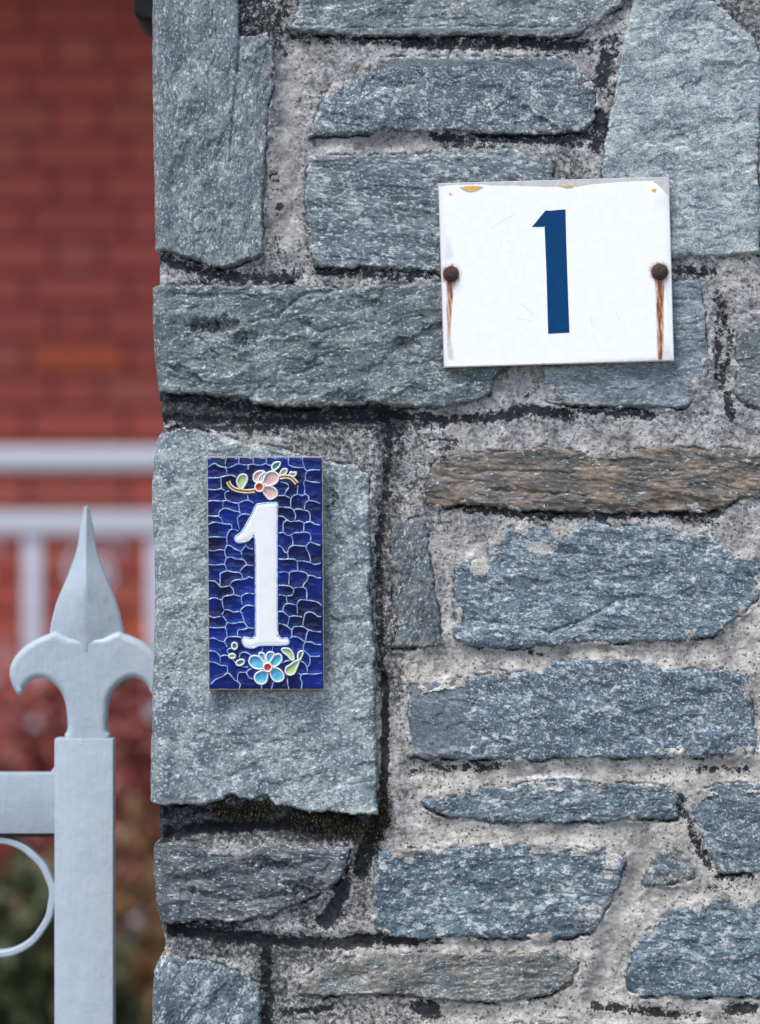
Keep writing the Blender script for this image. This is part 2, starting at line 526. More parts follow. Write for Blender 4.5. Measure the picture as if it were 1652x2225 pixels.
# ------------------------------------------------------------------ layout of the wall: (s, v) in units U, s runs along the face and round the left corner
XL, RC, LEAN = 353.0, 9.0, 0.055
def wrap(S, V, H):
    arc = RC * math.pi / 2
    s0 = XL + RC
    t = np.clip((s0 - S) / RC, 0, math.pi / 2)
    d = np.maximum(s0 - arc - S, 0)
    X = np.where(S >= s0, S, XL + RC - RC * np.sin(t)) + LEAN * d
    Y = RC - RC * np.cos(t) + d
    nx, ny = -np.sin(t), -np.cos(t)
    X, Y = X + H * nx, Y + H * ny
    return np.stack([(X - 826) * U, Y * U, ZC - (V - 1112.5) * U], -1)
def at(px, py, y=0.0):
    """world point at depth y that lies at layout position (px, py)"""
    k = (DIST + y) / DIST
    return Vector(((px - 826) * U * k, y, ZC - (py - 1112.5) * U * k))
EDGE = np.array([(-900, 333), (0, 331), (200, 331), (330, 334), (540, 337), (556, 341), (600, 347), (612, 338), (622, 331), (700, 332), (780, 336), (820, 341), (850, 344), (900, 351), (935, 355),
                 (945, 346), (960, 340), (1000, 334), (1060, 330), (1110, 329), (1180, 335), (1300, 337), (1400, 334), (1500, 331), (1600, 329), (1700, 326), (1770, 329), (1795, 340), (1822, 354),
                 (1832, 336), (1850, 333), (1900, 334), (1960, 340), (2010, 350), (2045, 360), (2065, 356), (2085, 345), (2110, 335), (2160, 331), (2225, 331), (2320, 334), (6200, 334)], float)

W = -9999
STONES = [  # outline, height, grain angle, stretch, colour, flecks, options
 dict(p=[(W,-46),(519,-46),(520,78),(548,78),(585,74),(592,130),(588,190),(580,250),(576,330),(572,420),(567,470),(570,500),(573,553),(548,562),(525,566),(492,584),(455,574),(425,564),(395,552),(360,547),(W,548)],
      h=21, ang=84, st=1.9, c=(.215,.245,.255), f=.75, warm=.10, L=560, mica=.3,
      steps=[([(519,-50),(519,90),(514,150),(507,215),(503,270),(499,340)], 5.5, 70)], dents=[(432,340,60,40,3),(400,255,50,30,3),(480,450,60,60,2)], cracks=[([(348,130),(346,190),(352,260)],3,2),([(352,300),(348,360)],3,2)]),
 dict(p=[(655,-46),(652,15),(640,50),(626,60),(642,70),(700,73),(800,76),(1000,73),(1150,77),(1220,81),(1262,72),(1292,55),(1326,24),(1370,-10),(1376,-46)],
      h=17, ang=3, st=1.7, c=(.245,.27,.265), f=.75, mica=.5, rel=.7, cracks=[([(640,56),(760,62),(1000,58),(1290,62)],2.6,2.2)], bands=[([(640,67),(1000,67),(1280,69)],5)]),
 dict(p=[(673,293),(690,262),(697,228),(699,209),(744,193),(791,170),(815,146),(831,128),(923,127),(1080,127),(1206,126),(1254,148),(1276,174),(1290,198),(1293,258),(1272,277),(1206,289),(1056,289),(998,284),(960,282),(900,285),(839,277),(800,287),(760,291),(720,288)],
      h=14, ang=-8, st=1.3, c=(.145,.195,.215), f=.95, mica=.25, rel=.7, bands=[([(838,137),(1000,137),(1235,140)],7)], dents=[(800,190,90,24,5)]),
 dict(p=[(677,350),(700,343),(740,341),(830,341),(923,338),(960,335),(1010,329),(1100,324),(1180,337),(1203,362),(1196,392),(1150,440),(1120,560),(1000,600),(960,598),(949,588),(918,584),(860,580),(790,578),(740,582),(684,578),(673,530),(667,450),(668,400),(670,365)],
      h=13, ang=-6, st=2.3, c=(.18,.23,.24), f=.85, mica=.5, rel=.7),
 dict(p=[(1381,-46),(1480,-46),(1500,-6),(1550,8),(1575,30),(1611,60),(1632,85),(1650,130),(1653,190),(1648,247),(1651,300),(1641,352),(1649,420),(1648,490),(1648,551),(1594,553),(1541,556),(1497,551),(1461,560),(1400,560),(1340,540),(1320,450),(1312,380),(1318,310),(1332,240),(1345,180),(1355,110),(1372,40)],
      h=17, ang=8, st=1.5, c=(.30,.35,.335), f=.85, mica=1.0, rel=.5, fac=.8, dents=[(1480,60,60,50,3)], cracks=[([(1535,45),(1560,60),(1600,85),(1625,110)],3,6)]),
 dict(p=[(W,616),(369,624),(440,622),(515,625),(563,620),(641,622),(736,630),(839,622),(957,618),(1060,620),(1120,640),(1130,720),(1090,790),(1072,820),(1064,856),(1012,874),(973,879),(941,885),(894,879),(851,882),(823,875),(799,871),(788,881),(681,882),(578,883),(548,872),(520,860),(444,857),(365,855),(W,852)],
      h=21, ang=4, st=1.6, c=(.18,.218,.22), f=.45, warm=.12, L=330, mica=.4, rel=.9, fac=1.9, dents=[(470,708,52,22,13),(534,742,30,26,15),(665,708,16,12,6),(425,705,10,20,8)],
      cracks=[([(440,650),(435,690),(420,720),(440,740),(468,770),(470,800)],4,3),([(545,700),(600,690),(660,640),(735,632)],4,4),([(670,700),(690,722),(720,718)],4,3),([(620,820),(680,800),(700,790)],3,3),([(380,640),(450,645),(520,640),(600,655)],3,3)]),
 dict(p=[(1188,600),(1300,596),(1450,594),(1522,600),(1530,700),(1539,790),(1535,820),(1512,836),(1497,850),(1499,868),(1488,880),(1400,881),(1280,880),(1192,870),(1185,830),(1190,760),(1180,660)],
      h=7, ang=0, st=2.6, c=(.33,.36,.375), f=.45, mica=.2, warm=.1),
 dict(p=[(W,958),(345,948),(357,938),(401,931),(444,940),(484,950),(515,960),(547,969),(578,970),(626,981),(680,998),(720,1009),(768,1013),(795,1029),(801,1056),(801,1168),(805,1232),(800,1283),(807,1350),(813,1469),(815,1600),(818,1738),(820,1766),(768,1767),(713,1757),(673,1766),(626,1748),(600,1746),(584,1726),(547,1735),(500,1724),(476,1736),(440,1748),(380,1745),(W,1746)],
      h=21, ang=10, st=1.35, c=(.245,.285,.28), f=.85, mica=1.0, L=420, rel=.5, fac=.7, dents=[(722,1090,18,40,10),(726,1170,16,26,6)], cracks=[([(352,1030),(346,1180),(351,1330),(344,1480)],3,3),([(340,1490),(352,1530),(350,1600),(344,1700)],4,3),([(530,965),(590,985),(640,1000)],2,2)]),
 dict(p=[(W,1834),(357,1829),(421,1833),(452,1860),(484,1866),(507,1868),(547,1854),(563,1841),(610,1827),(649,1839),(720,1845),(760,1843),(752,1862),(748,1894),(736,1914),(653,1957),(586,1985),(523,1997),(492,2003),(464,1998),(405,2000),(369,2004),(W,2006)],
      h=20, ang=-6, st=2.4, c=(.145,.16,.163), f=.55, mica=.15, L=480, rel=1.3, fac=2.4,
      dents=[(590,1880,55,16,12),(440,1905,40,16,6),(660,1930,60,24,9)], cracks=[([(420,1935),(470,1948),(520,1960),(570,1950),(620,1940)],6,5),([(556,1862),(590,1876),(640,1888)],7,7),([(380,1890),(400,1940),(395,1990)],4,6),([(640,1960),(690,1900),(730,1880)],4,6)]),
 dict(p=[(W,2094),(350,2087),(385,2082),(428,2091),(472,2099),(523,2115),(559,2139),(566,2174),(563,2225),(566,2318),(W,2320)],
      h=21, ang=60, st=1.4, c=(.185,.235,.26), f=.8, mica=.4, L=300),
 dict(p=[(928,1090),(932,1046),(950,1002),(1012,986),(1080,984),(1144,980),(1184,971),(1223,978),(1290,997),(1347,993),(1387,980),(1475,973),(1541,984),(1585,978),(1652,993),(1722,998),(1722,1080),(1647,1080),(1603,1077),(1576,1103),(1497,1108),(1409,1110),(1298,1112),(1188,1108),(1100,1101),(1034,1094),(968,1097)],
      h=12, ang=-5, st=3.4, c=(.185,.16,.135), f=.25, warm=.7, mica=.1, rel=1.2, fac=1.0, label='brown weathered stone with fine horizontal layers',
      cracks=[([(1060,1062),(1110,1066),(1180,1070),(1290,1078)],3.5,3),([(1000,1030),(1100,1022),(1250,1030)],2.5,3),([(1290,1010),(1400,1024),(1560,1020)],2.5,3)]),
 dict(p=[(992,1233),(1020,1222),(1048,1215),(1091,1179),(1109,1149),(1149,1139),(1185,1149),(1200,1169),(1220,1179),(1256,1154),(1281,1136),(1342,1149),(1418,1144),(1453,1154),(1489,1169),(1534,1164),(1575,1190),(1595,1215),(1641,1220),(1656,1240),(1647,1291),(1621,1321),(1575,1357),(1550,1380),(1474,1390),(1372,1392),(1296,1390),(1220,1397),(1119,1405),(1053,1402),(1007,1397),(992,1387),(990,1331),(992,1281)],
      h=11, ang=-4, st=1.9, c=(.155,.225,.275), f=.95, mica=.35, rel=.8, fac=1.3, pales=[(1042,1232,22,24),(1175,1190,38,16),(1135,1150,14,12)],
      cracks=[([(1250,1360),(1300,1330),(1350,1300),(1400,1294)],4,4),([(1150,1366),(1200,1372),(1260,1350)],4,4),([(1000,1345),(1060,1350),(1120,1360)],3,4)]),
 dict(p=[(855,1129),(881,1138),(905,1128),(918,1126),(927,1150),(924,1175),(936,1240),(950,1316),(962,1397),(916,1402),(857,1405),(864,1342),(855,1281),(853,1215)],
      h=10, ang=75, st=1.5, c=(.17,.19,.195), f=.5, warm=.15, mica=.2, cracks=[([(924,1320),(918,1360),(917,1392)],4,1.6)]),
 dict(p=[(896,1494),(916,1491),(1018,1476),(1078,1466),(1180,1459),(1200,1440),(1271,1435),(1342,1438),(1413,1445),(1438,1458),(1514,1458),(1590,1463),(1621,1464),(1631,1519),(1643,1620),(1636,1635),(1524,1641),(1322,1643),(1210,1643),(1170,1648),(1028,1646),(896,1643),(898,1585),(893,1554)],
      h=12, ang=-12, st=1.45, c=(.125,.19,.245), f=1.0, mica=.2, rel=.75, greys=[(950,1565,62,100)]),
 dict(p=[(916,1738),(967,1736),(1007,1731),(1018,1713),(1088,1711),(1110,1716),(1139,1703),(1230,1701),(1362,1706),(1413,1706),(1448,1713),(1469,1731),(1471,1777),(1387,1777),(1322,1782),(1170,1782),(1068,1782),(987,1774),(937,1756)],
      h=9, ang=6, st=1.7, c=(.15,.21,.25), f=.9, mica=.3, rel=1.0),
 dict(p=[(1500,1746),(1524,1721),(1565,1708),(1652,1705),(1718,1704),(1718,1888),(1652,1888),(1605,1896),(1565,1893),(1555,1873),(1534,1837),(1514,1782)],
      h=9, ang=-10, st=1.6, c=(.15,.205,.24), f=.85, mica=.2),
 dict(p=[(825,1853),(891,1845),(957,1850),(1018,1840),(1099,1840),(1200,1837),(1271,1848),(1322,1850),(1362,1868),(1352,1883),(1337,1929),(1311,1974),(1306,1994),(1286,2020),(1241,2033),(1180,2038),(1119,2033),(1048,2036),(982,2030),(921,2038),(845,2033),(823,2020),(820,1934)],
      h=11, ang=3, st=1.6, c=(.14,.20,.24), f=.95, mica=.2, pales=[(890,1866,15,13),(832,1880,10,9),(1330,1868,18,22),(1320,1900,14,10),(1284,1985,14,24),(1302,1966,12,6)]),
 dict(p=[(1403,1893),(1418,1868),(1433,1853),(1474,1853),(1494,1873),(1509,1903),(1479,1911),(1433,1921),(1405,1921)],
      h=9, ang=-10, st=1.3, c=(.175,.21,.22), f=.7, mica=.2),
 dict(p=[(1367,2116),(1377,2076),(1398,2030),(1438,2000),(1453,1979),(1514,1964),(1575,1967),(1652,1964),(1716,1962),(1716,2164),(1652,2162),(1575,2164),(1524,2164),(1448,2159),(1387,2162),(1367,2146)],
      h=11, ang=-6, st=1.6, c=(.15,.215,.26), f=.95, mica=.2),
 dict(p=[(655,2155),(668,2122),(700,2098),(760,2086),(815,2076),(967,2072),(1119,2074),(1200,2070),(1252,2088),(1244,2126),(1196,2157),(1119,2172),(1033,2172),(947,2169),(891,2159),(815,2157),(744,2158),(705,2163)],
      h=17, ang=5, st=2.2, c=(.22,.225,.205), f=.75, warm=.35, mica=.15, rel=.9),
 dict(p=[(1603,742),(1612,718),(1652,690),(1722,680),(1722,892),(1652,886),(1612,871),(1599,850),(1605,800)],
      h=10, ang=4, st=2.0, c=(.27,.285,.26), f=.6, mica=.3),
 dict(p=[(1668,344),(1730,340),(1730,640),(1672,630),(1664,500)], h=9, ang=70, st=1.5, c=(.24,.26,.25), f=.6, mica=.3),
 dict(p=[(1690,-46),(1735,-46),(1735,300),(1680,300),(1670,150)], h=9, ang=70, st=1.5, c=(.2,.2,.19), f=.4, mica=.3),
 dict(p=[(1690,1130),(1735,1130),(1735,1420),(1684,1415),(1688,1260)], h=9, ang=0, st=1.5, c=(.19,.23,.255), f=.9, mica=.3),
 dict(p=[(1672,1455),(1735,1455),(1735,1660),(1676,1655)], h=9, ang=0, st=1.5, c=(.19,.23,.255), f=.9, mica=.3),
 dict(p=[(615,2240),(900,2244),(1230,2216),(1252,2250),(1246,2326),(612,2326)], h=9, ang=2, st=1.8, c=(.19,.21,.21), f=.8, mica=.3),
 dict(p=[(1296,2236),(1720,2230),(1720,2326),(1290,2326)], h=9, ang=2, st=1.8, c=(.18,.22,.24), f=.9, mica=.3),
]
# stains and tooled joints of the mortar: points, half width, amount
CRUST = [
 ([(522,-20),(540,30),(560,60),(600,20),(580,-20)],34,.50), ([(530,80),(545,20)],20,.55), ([(600,30),(608,72)],10,.55), ([(606,95),(618,118)],9,.5),
 ([(640,80),(760,86),(900,88),(1010,86)],9,.50), ([(880,92),(1000,98),(1100,92),(1200,96),(1275,100)],13,.66), ([(1180,104),(1250,110)],10,.5),
 ([(1310,90),(1335,84),(1328,140)],13,.52), ([(1320,120),(1310,165),(1305,180)],16,.66), ([(1335,180),(1320,210)],8,.45), ([(1305,250),(1308,285),(1292,318)],14,.70),
 ([(940,298),(1060,300),(1150,302),(1240,300),(1290,292)],9,.64), ([(960,312),(1080,318)],10,.46), ([(1150,300),(1260,308)],10,.66),
 ([(612,395),(600,380)],7,.5), ([(610,445),(605,460)],7,.55), ([(595,372),(598,420)],7,.35), ([(598,520),(612,560)],8,.45),
 ([(360,560),(400,580),(440,590),(490,600)],13,.62), ([(480,600),(560,604),(640,606)],11,.70), ([(700,592),(800,592),(860,600),(930,596)],10,.62), ([(640,615),(560,616),(420,610)],6,.5),
 ([(360,862),(450,872),(560,888),(700,896),(840,890)],12,.62), ([(350,905),(420,912),(560,912),(720,914),(830,912)],8,.68), ([(355,935),(420,928),(520,932),(600,930)],8,.62), ([(620,930),(720,926),(840,935)],7,.5),
 ([(850,900),(960,912),(1050,908),(1130,900)],9,.74), ([(860,925),(960,922)],10,.52), ([(1120,890),(1180,893),(1240,902)],11,.70), ([(1250,888),(1320,895),(1420,902)],8,.62), ([(1160,852),(1150,860)],7,.5),
 ([(842,890),(846,960),(842,1030),(838,1080)],9,.62), ([(872,920),(868,980)],8,.5), ([(940,950),(985,960),(960,990)],12,.45), ([(830,1090),(824,1200),(826,1330),(830,1460)],8,.55),
 ([(836,1470),(838,1560),(836,1680),(832,1760)],7,.85), ([(850,1100),(870,1080),(900,1050)],8,.4),
 ([(1000,1104),(1150,1118),(1300,1120),(1450,1118),(1570,1116)],8,.64), ([(1130,1124),(1300,1128)],6,.5), ([(1480,1128),(1560,1138)],8,.48),
 ([(1470,585),(1510,592),(1550,590)],10,.56), ([(1480,600),(1530,604)],7,.48), ([(1562,640),(1570,700),(1560,760),(1568,830)],14,.50), ([(1588,720),(1580,800)],7,.6), ([(1580,860),(1590,905)],9,.68),
 ([(1150,1420),(1190,1424)],7,.40), ([(895,1672),(980,1668),(1100,1666)],9,.52), ([(1500,1670),(1625,1672)],7,.5),
 ([(1474,1730),(1490,1770),(1510,1820),(1540,1880)],10,.54), ([(1560,1904),(1640,1904)],7,.55), ([(1500,1930),(1620,1930)],6,.36),
 ([(352,1760),(420,1772),(520,1770),(640,1775),(760,1780)],20,.50), ([(358,1818),(420,1802),(520,1796),(640,1794),(700,1800)],10,.82), ([(352,1826),(368,1806)],10,.9),
 ([(830,1770),(815,1810),(795,1850),(788,1890)],16,.80), ([(745,1920),(735,1960),(705,2004)],14,.84), ([(760,1880),(745,1930)],10,.5),
 ([(372,2018),(440,2030),(530,2038),(620,2046),(720,2050),(800,2044),(900,2044)],12,.80), ([(420,2012),(520,2010)],10,.55), ([(640,2000),(700,2020)],12,.4),
 ([(580,2060),(578,2120),(585,2180),(580,2240)],11,.66), ([(610,2196),(680,2196),(720,2188)],7,.6), ([(912,2190),(940,2194)],15,.85), ([(1290,2188),(1360,2192),(1470,2204)],9,.66), ([(1400,2200),(1520,2205)],6,.45), ([(1580,2196),(1640,2190)],11,.72),
 ([(845,2040),(960,2046)],7,.55), ([(880,1610),(870,1560)],5,.3), ([(1010,1255),(1000,1290)],5,.38), ([(880,1835),(900,1838)],5,.5),
]
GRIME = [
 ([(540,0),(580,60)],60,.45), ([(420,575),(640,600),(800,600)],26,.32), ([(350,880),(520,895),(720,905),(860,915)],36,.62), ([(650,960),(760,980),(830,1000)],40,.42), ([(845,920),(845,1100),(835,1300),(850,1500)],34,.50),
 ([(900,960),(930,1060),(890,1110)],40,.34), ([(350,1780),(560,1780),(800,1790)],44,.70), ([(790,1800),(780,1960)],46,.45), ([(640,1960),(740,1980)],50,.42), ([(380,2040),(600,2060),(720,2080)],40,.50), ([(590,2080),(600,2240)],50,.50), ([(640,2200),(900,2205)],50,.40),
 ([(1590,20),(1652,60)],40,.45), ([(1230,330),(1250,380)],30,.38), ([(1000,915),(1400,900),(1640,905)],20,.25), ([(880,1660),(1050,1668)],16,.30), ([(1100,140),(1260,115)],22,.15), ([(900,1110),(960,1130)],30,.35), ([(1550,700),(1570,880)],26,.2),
]
GROOVE = [  # smooth tooled channels: points, half width, depth, smooth amount
 ([(612,130),(622,200),(628,260),(620,330),(612,420),(616,500)],20,5,.75), ([(625,170),(640,200)],8,2,.6), ([(690,305),(860,306),(1000,300)],15,4,.45),
 ([(1398,1822),(1376,1900),(1340,1990),(1310,2080),(1288,2170)],15,6,.8), ([(1100,1800),(1250,1802),(1400,1800)],18,4,.5), ([(940,1418),(1100,1422),(1300,1418),(1640,1404)],16,5,.4),
 ([(900,1672),(1100,1672),(1400,1672),(1640,1672)],16,5,.3), ([(836,1480),(838,1560),(834,1720)],13,10,.2), ([(350,908),(560,912),(830,912),(1000,908)],12,7,.1), ([(358,1810),(640,1796)],12,8,.1), ([(842,900),(842,1080),(828,1200),(830,1480)],13,7,.1),
 ([(360,2025),(620,2046),(900,2044)],12,6,.1), ([(745,1910),(705,2004)],13,3,.1), ([(820,1780),(788,1890)],14,6,.1), ([(640,88),(900,92),(1275,100)],10,5,0), ([(890,2060),(1240,2056)],13,2,.3), ([(1565,620),(1572,880)],14,3,.15),
]
WHITE = [([(1129,1692),(1200,1688),(1271,1697)],8,.62), ([(1040,1690),(1400,1690)],7,.22), ([(880,1808),(1000,1810)],12,.15), ([(700,105),(900,112),(1150,112)],12,.22), ([(960,1440),(1060,1420)],14,.18), ([(984,1260),(978,1380)],9,.3), ([(860,1815),(1000,1818)],10,.22), ([(1500,900),(1400,920),(1100,935)],14,.15), ([(640,120),(760,150)],18,.14), ([(1520,1850),(1510,1800)],7,.25)]

def field(S, V, lines, mode='max'):
    out = np.zeros(S.shape)
    sm, vm = S[0], V[:, 0]
    for pts, w, a in lines:
        P = np.array(pts)
        pad = w * 2.2
        i0, i1 = np.searchsorted(sm, [P[:, 0].min() - pad, P[:, 0].max() + pad])
        j0, j1 = np.searchsorted(vm, [P[:, 1].min() - pad, P[:, 1].max() + pad])
        if i1 <= i0 or j1 <= j0:
            continue
        s, v = S[j0:j1, i0:i1], V[j0:j1, i0:i1]
        d = dline(s + 5 * fbm(s / 22, v / 22 + 7, 2), v + 5 * fbm(s / 22 + 31, v / 22, 2), pts)
        out[j0:j1, i0:i1] = np.maximum(out[j0:j1, i0:i1], a * (1 - sstep(d, w * 0.3, w * 2.1)))
    return out
def stone_sd(st, S, V):
    o = st['off']
    a = st.get('warpamp', 1.0)
    s = S + a * (4.5 * fbm(S / 34 + o, V / 34, 2) + 2.0 * fbm(S / 9 + o, V / 9 + 3, 2))
    v = V + a * (4.0 * fbm(S / 30 + o + 41, V / 30, 2) + 2.0 * fbm(S / 8 + o + 11, V / 8 + 3, 2))
    return sdpoly(s, v, st['poly']) + 3.0
def axis(lo, hi, f0, f1, fine, coarse):
    """coordinates from lo to hi, dense between f0 and f1"""
    parts = []
    a, b = max(lo, f0), min(hi, f1)
    if a >= b:
        return np.linspace(lo, hi, max(int((hi - lo) / coarse), 2) + 1)
    if lo < a:
        parts.append(np.linspace(lo, a, max(int((a - lo) / coarse), 1) + 1)[:-1])
    parts.append(np.linspace(a, b, max(int((b - a) / fine), 1) + 1))
    if hi > b:
        parts.append(np.linspace(b, hi, max(int((hi - b) / coarse), 1) + 1)[1:])
    return np.concatenate(parts)

# ------------------------------------------------------------------ more masonry round the frame so that the wall goes on
PILLAR_W, PILLAR_T, PILLAR_B = 3900, -900, 6105
def rnd_color():
    k = random.uniform(.85, 1.15)
    return random.choice([(.18,.22,.24), (.22,.25,.25), (.25,.28,.27), (.19,.2,.19), (.17,.21,.24)]), k
def rough_rect(s0, s1, v0, v1):
    j = lambda: random.uniform(-9, 9)
    n = max(int((s1 - s0) / 110), 2)
    top = [(s0 + (s1 - s0) * i / n + j(), v0 + j()) for i in range(n + 1)]
    bot = [(s1 - (s1 - s0) * i / n + j(), v1 + j()) for i in range(n + 1)]
    return top + [(s1 + j(), (v0 + v1) / 2)] + bot + [(s0 + j(), (v0 + v1) / 2)]
def ext(s0, s1, v0, v1, corner=False):
    (c, k) = rnd_color()
    d = dict(p=rough_rect(s0, s1, v0, v1), h=random.uniform(9, 14), ang=random.uniform(-9, 9), st=random.uniform(1.4, 2.2), c=tuple(x * k for x in c), f=random.uniform(.6, 1), mica=.3, ext=True)
    STONES.append(d)
def ext_row(s0, s1, v0, v1):
    s = s0
    while s < s1 - 60:
        w = random.uniform(300, 640)
        e = s + w
        if s1 - e < 190:
            e = s1
        ext(s, e, v0, v1)
        s = e + random.uniform(22, 34)
def rows(s0, s1, v0, v1):
    v = v0
    while v < v1 - 60:
        e = v + random.uniform(130, 250)
        if v1 - e < 120:
            e = v1
        yield v, e
        v = e + random.uniform(22, 34)
for a, b in rows(0, 0, 2352, PILLAR_B - 5):
    ext_row(XL - random.uniform(180, 480), PILLAR_W, a, b)
for a, b in rows(0, 0, PILLAR_T + 10, -74):
    ext_row(XL - random.uniform(180, 480), PILLAR_W, a, b)
for a, b in rows(0, 0, -46, 2326):
    ext_row(1764, PILLAR_W, a, b)
SIDE_END = XL - 1150
NS0 = len(STONES)
for st in list(STONES):
    if st['p'][0][0] == W:
        vv = [q[1] for q in st['p'] if q[0] == W]
        L = st['L']
        st['p'] = [((XL - L if q[0] == W else q[0]), q[1]) for q in st['p']]
        st['corner'] = True
        ext_row(SIDE_END, XL - L - 26, min(vv) + 4, max(vv) - 4)
for a, b in list(rows(0, 0, 2352, PILLAR_B - 5)) + list(rows(0, 0, PILLAR_T + 10, -74)):
    ext_row(SIDE_END, XL - 520, a, b)

# ------------------------------------------------------------------ the wall itself
ground = obj('ground', mesh_pd('ground', [(-600, -600, 0), (600, -600, 0), (600, 600, 0), (-600, 600, 0)], [(0, 1, 2, 3)]), M['ground'], None, False)
tag(ground, kind='structure')
wall = empty('stone_wall', ((1600 - 826) * U, 0.15, 0), 'rough grey-blue schist stone gate pillar with pale blackened mortar carrying both house numbers', 'stone wall')

ms = axis(SIDE_END - 40, PILLAR_W + 20, 318, 1700, 2.6, 14)
mv = axis(PILLAR_T, PILLAR_B, -30, 2255, 2.6, 14)
MS, MV = np.meshgrid(ms, mv)
SDM = np.full(MS.shape, -60.0)          # distance into the nearest stone
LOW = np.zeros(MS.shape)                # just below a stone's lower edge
for i, st in enumerate(STONES):
    st['off'] = 13.7 * i + 1.3
    st['poly'] = np.array(st['p'], float)
    lo, hi = st['poly'].min(0) - 50, st['poly'].max(0) + 50
    i0, i1 = np.searchsorted(ms, [lo[0], hi[0]])
    j0, j1 = np.searchsorted(mv, [lo[1], hi[1]])
    sub = (slice(j0, j1), slice(i0, i1))
    s, v = MS[sub], MV[sub]
    d = stone_sd(st, s, v)
    SDM[sub] = np.maximum(SDM[sub], d)
    if not st.get('ext'):
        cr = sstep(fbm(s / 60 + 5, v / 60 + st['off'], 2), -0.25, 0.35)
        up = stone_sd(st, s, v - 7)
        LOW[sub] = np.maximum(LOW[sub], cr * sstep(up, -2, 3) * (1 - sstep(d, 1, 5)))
near = sstep(SDM, -26, -2)
mh = -1.0 + 3.2 * fbm(MS / 70, MV / 70, 3) + 1.3 * fbm(MS / 14, MV / 14, 3) + 0.8 * fbm(MS / 4.5, MV / 4.5, 2) + 2.0 * near + 0.4 * fbm(MS / 50 + 4, MV / 9, 2)
mh += 6.0 * sstep(SDM, -16, -1) * sstep(fbm(MS / 55 + 3, MV / 55 + 8, 3), 0.0, 0.5) * (1 - LOW)
mh -= 12.0 * LOW
mh -= 6.0 * (1 - sstep(np.abs(SDM + 1.5), .8, 3.6)) * sstep(fbm(MS / 40 + 60, MV / 40, 3), 0.02, 0.30)
crust_shade = field(MS, MV, CRUST)
grime = field(MS, MV, GRIME)
white = field(MS, MV, WHITE)
smooth = np.zeros(MS.shape)
for pts, w, dep, sm in GROOVE:
    g = field(MS, MV, [(pts, w, 1.0)])
    mh -= dep * g
    smooth = np.maximum(smooth, sm * g)
mh -= 1.5 * sstep(crust_shade, .3, .8)
crust_shade = np.maximum(crust_shade, 0.60 * LOW)  # shadow line below each stone painted in with the black weathering
warm = np.clip(sstep(MS + 0.25 * (MV - 1400) + 120 * fbm(MS / 200, MV / 200, 2), 820, 1080) * sstep(MV, 1100, 1250) + 0.30 * sstep(fbm(MS / 160 + 9, MV / 160, 3), -0.1, 0.5), 0, 1)
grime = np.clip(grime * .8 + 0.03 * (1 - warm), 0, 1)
# corner: mortar follows the worn edge
edge = np.interp(MV, EDGE[:, 0], EDGE[:, 1])
kc = 1 - sstep(MS, XL - 4, XL + 26)
mh = mh * (1 - kc) + kc * np.minimum(np.where(MS > XL - 40, XL - edge, 0) + 1.5 * fbm(MS / 10, MV / 10, 3) - 1.0, 6)
cell = np.maximum(np.maximum(SDM[:-1, :-1], SDM[1:, 1:]), np.maximum(SDM[1:, :-1], SDM[:-1, 1:]))
cmin = np.minimum(np.minimum(SDM[:-1, :-1], SDM[1:, 1:]), np.minimum(SDM[1:, :-1], SDM[:-1, 1:]))
mortar = obj('mortar', grid_mesh('mortar', wrap(MS, MV, mh), cmin < 16, dict(crust_shade=crust_shade, grime=grime, warm=warm, white=white, groove=smooth)), M['mortar'], wall)
core = obj('core', box_mesh('core', (XL + 130 - 826) * U, (PILLAR_W - 30 - 826) * U, 0.02, 0.355, 0.0, ZC - (PILLAR_T + 4 - 1112.5) * U), M['mortar'], wall, False)

